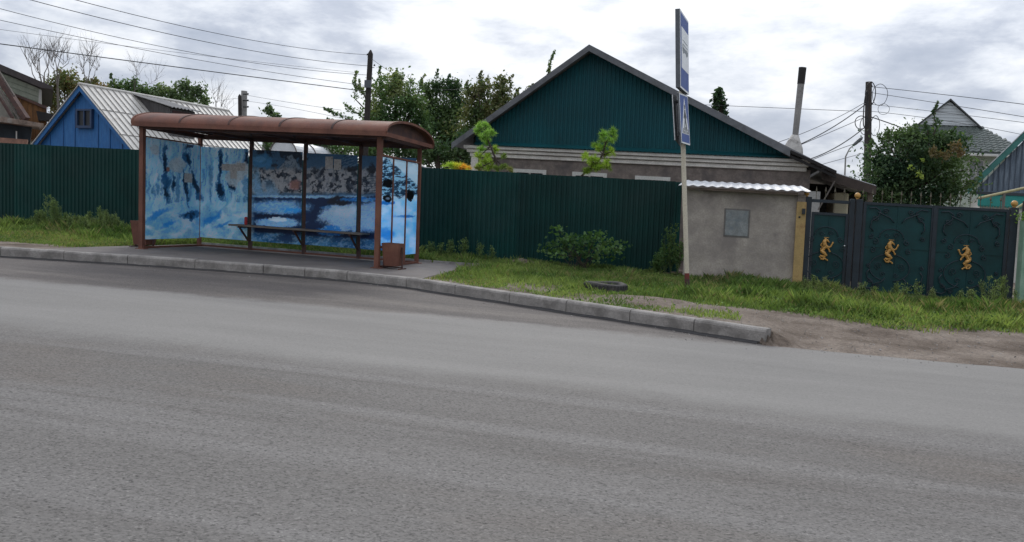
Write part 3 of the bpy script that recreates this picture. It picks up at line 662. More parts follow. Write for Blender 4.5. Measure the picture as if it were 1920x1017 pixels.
for z0, z1, d in ((2.70, 2.80, .06), (2.81, 2.89, .13), (2.90, 2.985, .20)):
    b.box((hx0 - d, HY - d, z0), (hx1 - .12 + d * .5, HY, z1)); b.box((hx0 - d, HY, z0), (hx0, HY + 1.2, z1))
b.build('cornice', CORN, t, bevel=.018)
B().box((hx0 - .03, HY - .03, 0), (hx0 + .16, HY + .2, 2.70)).build('corner_pilaster', CORN, t)
for pa, pb, zt in ((962, 1024, 0), (1073, 1138, 0), (1191, 1257, 0)):
    xa, xb = P(pa, 326, HY - .04).x, P(pb, 330, HY - .04).x; z = P((pa + pb) / 2, {962: 324.5, 1073: 330.5, 1191: 338}[pa], HY - .04).z
    r = B().box((xa, HY - .05, .95), (xa + .09, HY, z)); r.box((xb - .09, HY - .05, .95), (xb, HY, z)); r.box((xa, HY - .052, z), (xb, HY, z + .09)); r.box((xa - .04, HY - .07, .86), (xb + .04, HY, .95)); r.box(((xa + xb)/2 - .025, HY - .035, .95), ((xa + xb)/2 + .025, HY, z))
    o = r.build('window_frame', WHITEP, t); B().box((xa + .09, HY - .02, .95), (xb - .09, HY - .002, z)).build('window_glass', GLASS, o)
def slab(b, A, C, D, y0, y1, th):   # roof plane between two eave/ridge points (x,z)
    b.prism([(A[0], y0, A[1]), (C[0], y0, C[1]), (C[0], y0, C[1] - th), (A[0], y0, A[1] - th)], (0, y1 - y0, 0))
b = B(); slab(b, LT, AP, 0, HY - .42, HY + 9.4, .05); slab(b, AP, LE, 0, HY - .42, HY + 9.4, .05); b.build('roof', ROOFG, t)
b = B(); slab(b, (LT[0], LT[1] + .02), (AP[0], AP[1] + .03), 0, HY - .47, HY - .422, .16); slab(b, (AP[0], AP[1] + .03), (RT[0], RT[1] + .02), 0, HY - .47, HY - .422, .16); b.build('verge_board', FASC, t)
b = B(); slab(b, (RT[0] + .02, RT[1] + .01), (LE[0], LE[1] + .01), 0, HY - .47, HY - .422, .07); slab(b, (RT[0] - .15, RT[1] - .03), (LE[0], LE[1] - .1), 0, HY - .44, HY - .35, .06); b.build('verge_board', DARK, t)
B().box((P(1190, 134, 24.).x - .09, 24, 3.8), (P(1190, 134, 24.).x + .09, 24.2, P(1192, 131, 24.).z)).build('vent_pipe', ROOFG, t)
# chimney: whitewashed bulb with a leaning pipe
cx_ = P(1487, 285, 22.2); ct = P(1505, 127, 22.2); r = B()
r.tube([(cx_.x, 22.2, 2.5), (cx_.x, 22.2, cx_.z - .02), (cx_.x + .0, 22.2, cx_.z + .1), (cx_.x + .01, 22.2, cx_.z + .24), (cx_.x + .03, 22.2, cx_.z + .42)], [.24, .24, .23, .17, .09], 14)
ch = r.build('chimney_base', sm('sooty_whitewash', (.5, .48, .45), .9, .2, 5, dirt=(.12, .11, .1), dsc=3.5, bump=.6), t, smooth=True)
p0 = Vector((cx_.x + .03, 22.2, cx_.z + .4)); B().tube([p0, p0.lerp(ct, .78)], [.075, .085], 12).build('chimney_pipe', sm('cement_pipe', (.25, .24, .23), .9, .2, 4, dirt=(.06, .055, .05), dsc=2.4, bump=.3, dth=(.6, .72)), ch, smooth=False)
B().tube([p0.lerp(ct, .76), ct], [.092, .095], 12).build('chimney_cap', sm('soot', (.03, .028, .028), .95, .3, 6), ch)

# lean-to shed on the right of the house
t = thing('lean_to', 'dark open lean-to with timber beams between the stucco house and the big bush', 'lean-to', (3.2, 22.5, .1))
a = P(1540, 322, HY + .05); c_ = P(1632, 352, HY + .05)
B().prism([(a.x, HY - .1, a.z + .07), (c_.x + .1, HY - .1, c_.z + .05), (c_.x + .1, HY - .1, c_.z), (a.x, HY - .1, a.z)], (0, 4.5, 0)).build('roof', WHITEROOF, t)
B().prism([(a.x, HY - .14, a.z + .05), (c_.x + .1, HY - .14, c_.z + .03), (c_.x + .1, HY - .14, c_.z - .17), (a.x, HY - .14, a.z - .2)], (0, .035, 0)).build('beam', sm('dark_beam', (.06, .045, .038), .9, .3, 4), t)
B().box((hx1 + .01, HY + 3.2, 0), (c_.x + .4, HY + 3.3, 2.6)).build('rear_wall', DARK, t)  # near-black colour stands in for the shade inside the lean-to
for i, x in enumerate((c_.x - .05,)): B().box((x, HY, 0), (x + .1, HY + .1, c_.z - .1)).build('post', WOODD, t)
q0 = P(1534, 394, HY - .2); q1 = P(1565, 340, HY - .2); B().bar(q0, q1, .03, .03).build('brace', BARKG, t)
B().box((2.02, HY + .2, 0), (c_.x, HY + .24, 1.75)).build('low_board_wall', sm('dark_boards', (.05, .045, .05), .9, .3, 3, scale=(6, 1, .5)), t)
c0 = P(1563, 374, HY + 1); c1 = P(1592, 364, HY + 1)
t = thing('parked_trailer', 'cream box body showing under the dark lean-to above the gate wicket', 'trailer', ((c0.x + c1.x) / 2, HY + 1.6, .1))
B().box((c0.x, HY + 1, .7), (c1.x, HY + 2.4, c1.z + .02)).build('box_body', sm('cream_paint', (.62, .56, .4), .7, .1, 3), t, bevel=.04)
for yy in (HY + 1.3, HY + 2.1): B().tube([(c0.x + .05, yy, .42), (c0.x + .2, yy, .42)], .32, 16).build('wheel', TYRE, t); B().box((c0.x + .06, yy - .03, .4), (c0.x + .12, yy + .03, .71)).build('wheel_mount', DARK, t)
# pale patched blockwork at the house corner, beside the lean-to
x0 = P(1512, 400, HY - .1).x; x1 = P(1536, 400, HY - .1).x
B().box((x0, HY - .1, 0), (x1, HY - .002, P(1525, 359, HY - .1).z)).build('patched_wall', sm('pale_block', (.42, .41, .39), .9, .12, 5), bpy.data.objects['house'])

# ------------------------------------------------------------------ cement-rendered hut
t = thing('rendered_hut', 'low grey cement-rendered hut with a pale corrugated roof between the green fence and the gate', 'hut', (.4, 18.1, .2))
B().box((-.70, 17.3, -.1), (1.46, 19.1, 2.03)).build('wall', SHEDP, t)
zk = P(1400, 345, 19.3).z; b = B(); pr = sheet_profile(1.68 + .86, .19, .03, 'sine')
top = []; 
for (a_, o) in pr:
    x = -.86 + a_; b.v += [(x, 17.08, 2.055 - o * .8), (x, 19.3, zk - o * .8), (x, 17.08, 2.047 - o * .8), (x, 19.3, zk - .008 - o * .8)]
for i in range(len(pr) - 1): b.f += [(4*i, 4*i+4, 4*i+5, 4*i+1), (4*i+2, 4*i+3, 4*i+7, 4*i+6), (4*i, 4*i+2, 4*i+6, 4*i+4)]
b.build('roof', WHITEROOF, t)
b = B().box((-.68, 17.14, 1.985), (1.44, 17.26, 2.03)); b.build('rafter_plate', WOODD, t)
q0 = P(1359, 441, 17.28); q1 = P(1404, 396, 17.28)
B().box((q0.x, 17.283, q0.z), (q1.x, 17.30, q1.z)).build('blocked_window', HATCH, t)
b = B(); e_ = .03
for a_, c2 in (((q0.x - e_, q0.z - e_), (q1.x + e_, q0.z)), ((q0.x - e_, q1.z), (q1.x + e_, q1.z + e_)), ((q0.x - e_, q0.z), (q0.x, q1.z)), ((q1.x, q0.z), (q1.x + e_, q1.z))): b.box((a_[0], 17.292, a_[1]), (c2[0], 17.31, c2[1]))
b.build('window_surround', sm('dark_render', (.17, .16, .15), .9, .2, 8), t)  # surround in a darker tone than the hut wall
t = thing('meter_post', 'narrow ochre board with a small meter box at the right corner of the rendered hut', 'post', (1.55, 17.27, .2))
B().box((1.44, 17.2, .1), (1.62, 17.26, 1.86)).build('board', YELP, t, bevel=.005)
B().box((1.45, 17.215, 1.862), (1.6, 17.29, 2.0)).build('post_top', WOODG, t)
B().box((1.54, 17.15, 1.62), (1.60, 17.199, 1.73)).build('meter_box', BLACKP, t); B().ball((1.50, 17.195, 1.56), .02, 8, 6).build('bell_button', BLACKP, t)

# ------------------------------------------------------------------ ornate gate
GY = 17.3
def spiral(b, cx_, cz_, r0, turns, a0, sgn, y, tr=.008):
    pts = []
    for i in range(int(14 * turns) + 1):
        a = a0 + sgn * 2 * math.pi * i / 14; r = r0 * (1 - i / (14 * turns) * .85); pts.append((cx_ + r * math.cos(a), y, cz_ + r * math.sin(a)))
    b.tube(pts, tr, 5)
def lion_relief(b, cx_, cz_, s, y, f=1):
    # outline strokes in emblem units (x right, z up), read from the gate; every stroke is a tapering rounded limb
    ST = [([(-.02, .36), (-.06, .26), (-.04, .15), (.02, .07)], [.07, .105, .11, .09]),           # mane and chest
          ([(-.03, .35), (.04, .34), (.10, .29), (.13, .26)], [.06, .06, .04, .025]),            # head and muzzle
          ([(.03, .10), (.13, .05), (.20, .09), (.25, .2), (.27, .25)], [.06, .045, .035, .035, .045]),  # raised arm
          ([(.02, .07), (.10, -.0), (.14, -.06), (.17, -.12)], [.055, .04, .032, .045]),          # lower arm
          ([(.0, .1), (-.05, .0), (-.10, -.08), (-.13, -.15)], [.10, .075, .07, .08]),            # trunk
          ([(-.14, -.12), (-.05, -.2), (.03, -.28), (.0, -.34)], [.085, .09, .07, .045]),         # thigh
          ([(.02, -.31), (-.1, -.34), (-.14, -.36)], [.045, .035, .03]),
          ([(-.10, -.36), (-.0, -.42), (.09, -.49)], [.035, .035, .042]),                         # foot
          ([(-.04, -.34), (-.17, -.31), (-.21, -.36), (-.15, -.45), (-.06, -.46), (-.03, -.42)], [.045, .038, .035, .038, .045, .03]),  # other leg and paw
          ([(-.10, -.13), (-.19, -.09), (-.19, -.02), (-.13, .01), (-.06, .0)], [.03, .024, .02, .02, .02]),   # tail loop
          ([(-.13, .06), (-.19, .11), (-.17, .18), (-.15, .2)], [.035, .03, .028, .02]),          # mane tuft
          ([(-.08, .445), (.1, .445)], [.016, .016])]                                              # coronet bar
    for pts, rs in ST:
        b.tube([(cx_ + f * p[0] * s, y - .004, cz_ + p[1] * s) for p in pts], [r * s * .86 for r in rs], 7)
        for p, r_ in zip(pts, rs): b.ball((cx_ + f * p[0] * s, y - .006, cz_ + p[1] * s), r_ * s * .85, 8, 5)
def emblem(parent, px, py, f, s=.475):
    c = P(px, py, GY - .06); b = B(); lion_relief(b, c.x, c.z, s, GY - .045, f); b.build('lion_emblem', GOLD, parent, smooth=True)
    b = B(); y = GY - .035; x, z = c.x, c.z
    pts = [(x - .22, y, z + .24)] + [(x + .21 * math.cos(a), y, z + .27 + .15 * math.sin(a)) for a in np.linspace(math.pi, 0, 12)] + [(x + .22, y, z + .24)]; b.tube(pts, .008, 5)
    for sg in (-1, 1):
        spiral(b, x + sg * .28, z + .17, .06, 1.3, math.pi/2, sg, y); spiral(b, x + sg * .32, z - .0, .055, 1.3, math.pi/2, sg, y); spiral(b, x + sg * .08, z + .30, .05, 1.2, 0, sg, y, .006)
        b.tube([(x + sg * (.02 + .34 * math.sin(a)), y, z - .33 + .26 * math.cos(a)) for a in np.linspace(.25, 2.95, 14)], .009, 5)
        spiral(b, x + sg * .2, z - .3, .075, 1.6, -math.pi/2, sg, y, .006); spiral(b, x + sg * .12, z - .46, .05, 1.3, 0, -sg, y, .006)
    b.build('scroll_frame', GATEF, parent, smooth=True)
def corner_scroll(b, x, z, sx, sz, k=1.0):
    y = GY - .035
    b.tube([(x + sx * k * u, y, z + sz * k * v) for u, v in ((.03, .06), (.16, .04), (.25, .1), (.22, .2), (.1, .3), (.08, .42), (.14, .5))], .011, 6)
    spiral(b, x + sx * .34 * k, z + sz * .1 * k, .055 * k, 1.5, 0, sx, y); spiral(b, x + sx * .1 * k, z + sz * .6 * k, .05 * k, 1.4, math.pi/2, -sx, y); spiral(b, x + sx * .16 * k, z + sz * .24 * k, .06 * k, 1.4, 0, -sx, y)
    b.tube([(x + sx * k * u, y - .01, z + sz * k * v) for u, v in ((.2, .12), (.32, .18), (.42, .22), (.5, .32))], .010, 6)
def spear(par, x, z):
    b = B().tube([(x, GY, z), (x, GY, z + .14)], .006, 6); b.tube([(x, GY, z + .135), (x, GY, z + .165), (x, GY, z + .255)], [.006, .021, .001], 4); b.build('spear_finial', SPEAR, par)
SPEAR = sm('spear_bronze', (.10, .085, .055), .5, .2, 8)
t = thing('iron_gate', 'dark green metal yard gate with gold lion reliefs, scrolls and spear points', 'gate', (3.5, GY, .15))
gz0, gz1 = .14, 1.93
posts = [(1.66, .12), (2.47, .09), (2.60, .12), (5.30, .13)]
for x, w_ in posts:
    B().box((x - w_/2, GY - .06, 0), (x + w_/2, GY + .06, gz1 + .04)).build('gate_post', GATEF, t, bevel=.006)
for x, r_ in ((1.62, .05), (2.56, .058), (5.30, .06)):
    b = B().tube([(x, GY, gz1 + .042), (x, GY, gz1 + .06)], .03, 10); b.ball((x, GY, gz1 + .06 + r_ * .9), r_, 16, 10); b.build('ball_finial', GOLD, t, smooth=True)
def leaf_(name, x0, x1, z0, z1, lbl=None):
    fr = B(); w_ = .05
    fr.box((x0, GY - .03, z0), (x0 + w_, GY + .02, z1)); fr.box((x1 - w_, GY - .03, z0), (x1, GY + .02, z1)); fr.box((x0 + w_, GY - .028, z0), (x1 - w_, GY + .018, z0 + .06)); fr.box((x0 + w_, GY - .028, z1 - .05), (x1 - w_, GY + .018, z1))
    o = B().box((x0 + w_, GY - .006, z0 + .06), (x1 - w_, GY + .002, z1 - .05)).build(name, GATEP, t)
    fr.build('leaf_frame', GATEF, o)
    mx_, mz = (x0 + x1) / 2, (z0 + z1) / 2; b = B().box((mx_ - .012, GY - .016, z0 + .06), (mx_ + .012, GY - .0065, z1 - .05)); b.box((x0 + w_, GY - .018, mz + .02), (mx_ - .28, GY - .0065, mz + .045)); b.box((mx_ + .28, GY - .018, mz + .02), (x1 - w_, GY - .0065, mz + .045)); b.build('leaf_rib', GATEP, o)
    return o
wk = leaf_('wicket_door', 1.735, 2.415, .27, 1.68)
b = B().box((1.725, GY - .03, 1.87), (2.42, GY + .03, 1.93)); b.build('wicket_head', GATEF, t)
B().box((1.725, GY - .03, .08), (2.42, GY + .03, .20)).build('threshold', WOODD, t)
b = B().ball((2.37, GY - .05, 1.05), .018, 8, 6); b.build('door_knob', sm('bright_metal', (.6, .6, .6), .3, .1, 5, metal=.8), wk)
l1 = leaf_('gate_leaf', 2.68, 3.945, .16, 1.93); l2 = leaf_('gate_leaf', 3.955, 5.22, .14, 1.93)
B().box((3.925, GY - .045, .16), (3.99, GY - .031, 1.93)).build('closing_strip', GATEF, l1)
emblem(wk, 1548, 466, 1); emblem(l1, 1670, 471, 1); emblem(l2, 1811, 482, -1)
for o, xa, xb in ((l1, 2.74, 3.87), (l2, 4.03, 5.16)):
    for a_ in ((xa, 1.87, 1, -1), (xb, 1.87, -1, -1), (xa, .23, 1, 1, .8), (xb, .23, -1, 1, .8)):
        b = B(); corner_scroll(b, *a_); b.build('corner_scroll', GATEF, o, smooth=True)
i = 0; x = 1.80
while x < 5.22:
    if abs(x - 2.55) > .07: spear(t, x, 1.931)
    x += .172
# ------------------------------------------------------------------ pale green wall right of the gate
t = thing('pale_green_wall', 'pale green painted masonry wall at the right edge beside the gate post', 'wall', (7, 17.1, .1))
B().box((5.40, 17.0, -.1), (12, 17.25, 1.74)).build('masonry', GREENW, t); B().box((5.44, 17.26, 0), (5.5, 17.32, 2.1)).build('rear_post', DARK, t)
c0 = P(1835, 372, 19.5); c1 = P(1925, 352, 19.5)
t = thing('gas_pipe', 'thin yellow gas pipe on a slim support crossing before the turquoise-trimmed house', 'pipe', (6.2, 19.5, .1))
B().tube([c0, c1, c1 + (c1 - c0)], .028, 8).build('pipe_run', GASP, t)
for px in (1883,): q = P(px, 361, 19.5); B().tube([(q.x, 19.5, 0), (q.x, 19.5, q.z - .02)], .03, 8).build('pipe_support', BARKG, t)
q = P(1907, 388, 18.4); B().tube([(q.x + 2, 18.4, q.z + .05), (q.x + .1, 18.4, q.z + .05), (q.x + .0, 18.4, q.z - .02), (q.x, 18.4, 0)], .035, 8).build('down_pipe', GASP, t)

# ------------------------------------------------------------------ bus stop and crossing signs on one leaning post
t = thing('bus_stop_sign', 'leaning cream post carrying a tall blue bus stop board and pedestrian crossing signs', 'road sign', (-.45, 13.5, .17))
pq0 = P(1289, 552, 13.5); pq1 = P(1281, 280, 13.5)
def pole(z): return pq0.lerp(pq1, (z - pq0.z) / (pq1.z - pq0.z))
B().tube([pole(.5), pole(3.5)], .038, 14).build('post', POSTW, t, smooth=False)
B().tube([pole(.08), pole(.34), pole(.505)], [.040, .040, .0392], 14).build('post_foot', sm('rusted_foot', (.07, .045, .04), .9, .4, 8, dirt=(.2, .04, .03), dsc=7, bump=.4), t)
def board(A, Bb, C, D, th, nm, face, back, inset=None):
    """A near-bottom, Bb far-bottom, C far-top, D near-top"""
    A, Bb, C, D = map(Vector, (A, Bb, C, D)); n = (Bb - A).cross(D - A).normalized(); C = C - n * (C - A).dot(n); off = n * -th
    return B().prism([A, Bb, C, D], off).build(nm, back, t, bevel=.004), n, (A, Bb, C, D)
def quad_on(fr, n, u0, v0, u1, v1, lift, th=.003):
    A, Bb, C, D = fr
    def q(u, v): return (A*(1-u) + Bb*u)*(1-v) + (D*(1-u) + C*u)*v + n*lift
    return [q(u0, v0), q(u1, v0), q(u1, v1), q(u0, v1)], n * th
def poly_on(b, fr, n, pts, lift, th=.0015):
    A, Bb, C, D = fr; b.prism([(A*(1-u) + Bb*u)*(1-v) + (D*(1-u) + C*u)*v + n*lift for u, v in pts], n * th)
yn, yf = 12.85, 13.50
fr0 = [P(1275.5, 164, yn), P(1291.5, 178, yf), P(1288.5, 41, yf), P(1274.5, 16, yn)]
bd, n, fr = board(*fr0, .07, 'stop_board', None, SIGNG)
if n.x < 0: n = -n
b = B(); poly_on(b, fr, n, [(.0, .0), (1, .0), (1, 1), (.0, 1)], .001); b.build('white_border', SIGNW, bd)
b = B(); poly_on(b, fr, n, [(.05, .025), (.96, .025), (.96, .97), (.05, .97)], .003); b.build('blue_face', SIGNB, bd)
b = B(); poly_on(b, fr, n, [(.14, .27), (.94, .27), (.94, .80), (.14, .80)], .005); b.build('white_field', SIGNW, bd)
b = B(); poly_on(b, fr, n, [(.26, .635), (.80, .635), (.80, .645), (.26, .645)], .007)
poly_on(b, fr, n, [(.24, .50), (.86, .50), (.86, .585), (.80, .595), (.26, .595), (.24, .585)], .007)
for u in (.36, .72): poly_on(b, fr, n, [(u + .065 * math.cos(a), .498 + .024 * math.sin(a)) for a in np.linspace(0, 2*math.pi, 13)[:-1]], .008)
b.build('bus_pictogram', sm('faded_black', (.20, .23, .25), .5, .1, 8, bump=0), bd)
b = B()
for i in range(5): poly_on(b, fr, n, [(.29 + i*.11, .545), (.37 + i*.11, .545), (.37 + i*.11, .58), (.29 + i*.11, .58)], .010)
b.build('pictogram_windows', SIGNW, bd)
fr0 = [P(1277.7, 268, 12.95), P(1293.7, 273, 13.52), P(1292, 180, 13.52), P(1273, 174, 12.95)]
bd, n, fr = board(*fr0, .02, 'crossing_sign', None, SIGNG)
if n.x < 0: n = -n
b = B(); poly_on(b, fr, n, [(0, 0), (1, 0), (1, 1), (0, 1)], .001); b.build('white_border', SIGNW, bd)
b = B(); poly_on(b, fr, n, [(.05, .03), (.95, .03), (.95, .97), (.05, .97)], .003); b.build('blue_face', SIGNB, bd)
b = B(); poly_on(b, fr, n, [(.10, .20), (.92, .20), (.51, .93)], .005); b.build('white_triangle', SIGNW, bd)
b = B()
for poly in ([(.47, .70), (.56, .70), (.57, .77), (.51, .80), (.46, .77)], [(.45, .48), (.60, .48), (.58, .69), (.46, .69)], [(.46, .66), (.50, .62), (.40, .50), (.36, .52)], [(.56, .66), (.68, .55), (.66, .51), (.55, .60)],
             [(.46, .49), (.54, .49), (.44, .27), (.36, .27)], [(.50, .49), (.60, .49), (.72, .27), (.64, .27)], [(.20, .21), (.26, .21), (.30, .31), (.25, .31)], [(.34, .21), (.42, .21), (.42, .26), (.35, .26)], [(.50, .21), (.58, .21), (.57, .34), (.51, .34)], [(.66, .21), (.74, .21), (.72, .26), (.66, .26)], [(.80, .21), (.87, .21), (.82, .31), (.77, .31)]):
    poly_on(b, fr, n, poly, .007)
b.build('walking_figure', BLACKP, bd)
fr1 = [P(1265.5, 263, 13.25), P(1275, 275, 13.55), P(1270, 180, 13.55), P(1260.5, 178, 13.25)]
bd2 = B().prism([Vector(p) for p in fr1], (.012, .004, 0)).build('side_sign', SIGNG, t)
B().bar(P(1265.4, 263, 13.245), P(1260.6, 178, 13.245), .014, .02).build('sign_rim', SIGNW, bd2)
B().tube([P(1269.5, 255, 13.4), P(1267, 198, 13.4)], .03, 10).build('sign_bracket', sm('zinc', (.4, .41, .42), .5, .1, 8, metal=.3), t)
b = B(); b.box((pole(2.7).x - .12, 13.45, 2.7), (pole(2.7).x + .06, 13.55, 2.73)); b.build('clamp', SIGNG, t); B().box((pole(3.2).x - .12, 13.45, 3.2), (pole(3.2).x + .06, 13.55, 3.23)).build('clamp', SIGNG, t)

# ------------------------------------------------------------------ half-buried tyre
c = PZ(1135, 548, .15); t = thing('old_tyre', 'old black tyre half sunk in the grass near the kerb left of the sign post', 'tyre', (c.x, c.y, .12))
b = B(); pr = []
for i in range(36):
    a = 2*math.pi*i/36; k0 = len(b.v)
    for rr, zz in ((.33, .06), (.345, .22), (.33, .285), (.27, .305), (.21, .28), (.20, .10)): b.v.append((c.x + rr*math.cos(a), c.y + rr*math.sin(a), zz + .012 * math.sin(a * 2)))
for i in range(36):
    j = (i+1) % 36
    for q in range(5): b.f.append((i*6+q, j*6+q, j*6+q+1, i*6+q+1))
b.build('tyre_casing', TYRE, t, smooth=True)
b = B()
for i in range(36):
    a = 2*math.pi*i/36; b.bar((c.x + .342*math.cos(a), c.y + .342*math.sin(a), .14), (c.x + .338*math.cos(a+.05), c.y + .338*math.sin(a+.05), .275), .02, .012, up=(math.cos(a), math.sin(a), 0))
b.build('tread_blocks', TYRE, t)

# ------------------------------------------------------------------ blue-gabled house on the left
class Fr:      # plan frame: a along the gable, s along the ridge
    def __init__(s, o, d): s.o = Vector((o[0], o[1])); s.d = Vector(d).normalized(); s.n = Vector((s.d.y, -s.d.x))
    def p(s, a, t, z): q = s.o + s.n * a + s.d * t; return Vector((q.x, q.y, z))
    def box(s, b, a0, t0, z0, a1, t1, z1):
        lo = [s.p(a0, t0, z0), s.p(a1, t0, z0), s.p(a1, t1, z0), s.p(a0, t1, z0)]; return b.prism(lo, (0, 0, z1 - z0))
BH = Fr((-20.48, 23.0), (.2307, .973)); RZ, SL, HW, LEN = 4.56, .80, 2.75, 6.4
def roofpt(px, py):        # where a sight line meets the right-hand slope
    d = _f + _r * ((px - 960) / F) + _u * ((508.5 - py) / F); d3 = Vector((d.x, d.y, d.z + GRADE * d.x))
    n3 = Vector((BH.n.x * SL, BH.n.y * SL, 1)); o = Vector((BH.o.x, BH.o.y, RZ)); t_ = n3.dot(o - Vector((0, 0, EYE))) / n3.dot(d3)
    q = Vector((0, 0, EYE)) + d3 * t_; v = Vector((q.x, q.y)) - BH.o; return v.dot(BH.n), v.dot(BH.d), q.z
t = thing('house', 'low house with a bright blue plank gable and white seamed metal roof behind the fence', 'house', (BH.p(0, 3, .1)))
b = B(); b.prism([BH.p(-HW + .25, .15, -.2), BH.p(HW - .25, .15, -.2), BH.p(HW - .25, .15, RZ - SL * (HW - .25) - .1), BH.p(0, .15, RZ - .12), BH.p(-HW + .25, .15, RZ - SL * (HW - .25) - .1)], BH.p(0, LEN - .3, 0) - BH.p(0, 0, 0)); b.build('wall', BLUEP, t)
b = B()
for a_ in (-1.75, -1.05, -.45, .72, 1.3, 1.9): b.prism([BH.p(a_ - .012, .13, 2.1), BH.p(a_ + .012, .13, 2.1), BH.p(a_ + .012, .13, RZ - SL * abs(a_) - .2), BH.p(a_ - .012, .13, RZ - SL * abs(a_) - .2)], BH.p(0, .02, 0) - BH.p(0, 0, 0))
BH.box(b, -2.3, .08, 2.42, 2.3, .149, 2.52); b.build('gable_battens', BLUED, t)
for sg in (-1, 1):
    b = B(); e0 = (sg * (HW + .12)); zz = RZ - SL * (HW + .12)
    b.prism([BH.p(0, -.02, RZ + .03), BH.p(e0, -.02, zz + .03), BH.p(e0, -.02, zz - .17), BH.p(0, -.02, RZ - .19)], BH.p(0, .04, 0) - BH.p(0, 0, 0)); b.build('verge_board', BLUEP, t)
r = B(); BH.box(r, -.30, .05, 3.18, .50, .14, 3.26); BH.box(r, -.30, .05, 3.74, .50, .14, 3.80); BH.box(r, -.30, .05, 3.26, -.22, .14, 3.74); BH.box(r, .42, .05, 3.26, .50, .14, 3.74); BH.box(r, .08, .06, 3.26, .12, .14, 3.74)
o = r.build('window_frame', sm('dark_blue_trim', (.02, .05, .12), .6, .2, 5), t); r = B(); BH.box(r, -.22, .10, 3.26, .42, .148, 3.74); r.build('window_glass', GLASS, o)
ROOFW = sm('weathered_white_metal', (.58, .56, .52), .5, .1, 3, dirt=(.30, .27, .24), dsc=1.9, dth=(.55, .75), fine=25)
for sg in (-1, 1):
    b = B(); ez = RZ - SL * (HW + .15); b.prism([BH.p(0, -.06, RZ + .03), BH.p(sg * (HW + .15), -.06, ez + .03), BH.p(sg * (HW + .15), -.06, ez), BH.p(0, -.06, RZ)], BH.p(0, LEN, 0) - BH.p(0, 0, 0)); rf = b.build('roof', ROOFW, t)
    b = B(); k0 = 0
    s_ = .0
    while s_ < LEN:
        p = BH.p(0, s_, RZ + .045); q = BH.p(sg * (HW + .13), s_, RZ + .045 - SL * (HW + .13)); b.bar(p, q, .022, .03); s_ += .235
    b.build('roof_seams', sm('seam_dark_metal', (.26, .245, .225), .6, .2, 6), rf)  # seams in a darker grey than the roof sheets
    b = B()
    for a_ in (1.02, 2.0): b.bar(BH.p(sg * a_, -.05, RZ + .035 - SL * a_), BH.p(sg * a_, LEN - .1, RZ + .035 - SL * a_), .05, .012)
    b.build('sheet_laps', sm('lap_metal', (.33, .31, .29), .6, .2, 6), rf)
b = B(); b.tube([BH.p(0, -.06, RZ + .04), BH.p(0, LEN - .05, RZ + .04)], .05, 8); b.build('ridge_cap', ROOFW, t)
# dormer cut into the right-hand slope
a1, s1, _z = roofpt(258, 184); a2, s1b, zb = roofpt(317, 257); _a, s2, _z = roofpt(363, 261); s1 = (s1 + s1b) / 2
s2 = max(s2, s1 + 1.0); zf = zb + .98
zr1 = RZ - SL * a1 + .05
gw = sm('old_grey_boards', (.085, .08, .08), .9, .35, 3, scale=(6, 6, .6))
b = B(); b.prism([BH.p(a1, s1, zr1), BH.p(a2, s1, zf), BH.p(a2, s1, zb)], BH.p(0, .03, 0) - BH.p(0, 0, 0)); BH.box(b, a2 - .04, s1 + .031, zb, a2, s2, zf - .01); b.prism([BH.p(a1, s2 - .03, zr1), BH.p(a2, s2 - .03, zf), BH.p(a2, s2 - .03, zb)], BH.p(0, .03, 0) - BH.p(0, 0, 0)); dm = b.build('dormer', gw, t)
b = B(); rows = []
N = int((s2 - s1 + .3) / .02)
for i in range(N + 1):
    s_ = s1 - .12 + i * .02; o_ = .02 * math.cos(2 * math.pi * s_ / .15)
    b.v += [tuple(BH.p(a1 - .15, s_, zr1 + .07 + o_)), tuple(BH.p(a2 + .14, s_, zf + .03 + o_)), tuple(BH.p(a2 + .14, s_, zf + .02 + o_)), tuple(BH.p(a1 - .15, s_, zr1 + .06 + o_))]
for i in range(N): b.f += [(4*i, 4*i+1, 4*i+5, 4*i+4), (4*i+1, 4*i+2, 4*i+6, 4*i+5), (4*i+3, 4*i+7, 4*i+6, 4*i+2)]
b.build('dormer_roof', sm('asbestos_sheet', (.27, .265, .26), .9, .2, 3), dm)
b = B(); BH.box(b, a2, s1 + .1, zb + .3, a2 + .015, s2 - .1, zf - .07); b.build('dormer_opening', sm('red_brown_shutter', (.06, .03, .03), .9, .3, 5), dm)

# ------------------------------------------------------------------ old house at the far left
def pg(b, pts, Y, dep): return b.prism([P(x, y, Y) for x, y in pts], (-.95 * dep, dep, 0))
t = thing('house', 'old house with pale green siding, dark eaves and rusty boards at the far left edge', 'house', (-26, 27, .1))
a_ = [(-60, 112), (78, 166), (76, 262), (-60, 300)]
pg(B(), a_, 26.5, 5).build('upper_wall', CREAM, t)
b = B()
for i in range(9):
    y0 = 146 + i * 9; b.bar(P(-50, y0 - 27 + i * .5, 26.48), P(74, y0 + 18 + i * .5, 26.48), .012, .02)
b.build('siding_laps', sm('siding_lap', (.25, .28, .22), .8, .1, 5), t)
pg(B(), [(73, 168), (78.5, 170), (77, 196), (72, 195)], 26.4, .08).build('corner_trim', WHITEP, t)
pg(B(), [(-60, 95), (98, 162), (100, 168), (78, 165), (-60, 108)], 26.0, 6).build('upper_roof', sm('dark_roof_felt', (.06, .05, .05), .9, .3, 4), t)
pg(B(), [(27, 178), (87, 204), (87, 262), (40, 262)], 25.6, .8).build('rusty_boarding', RUSTW, t)
b = B(); pg(b, [(26, 175), (88, 200), (87, 205), (27, 180)], 25.5, 1.); b.build('board_cap', RUSTD, t)
pg(B(), [(68, 208), (100, 214), (100, 226), (72, 226)], 25.2, .6).build('dark_box_eave', DARK, t)
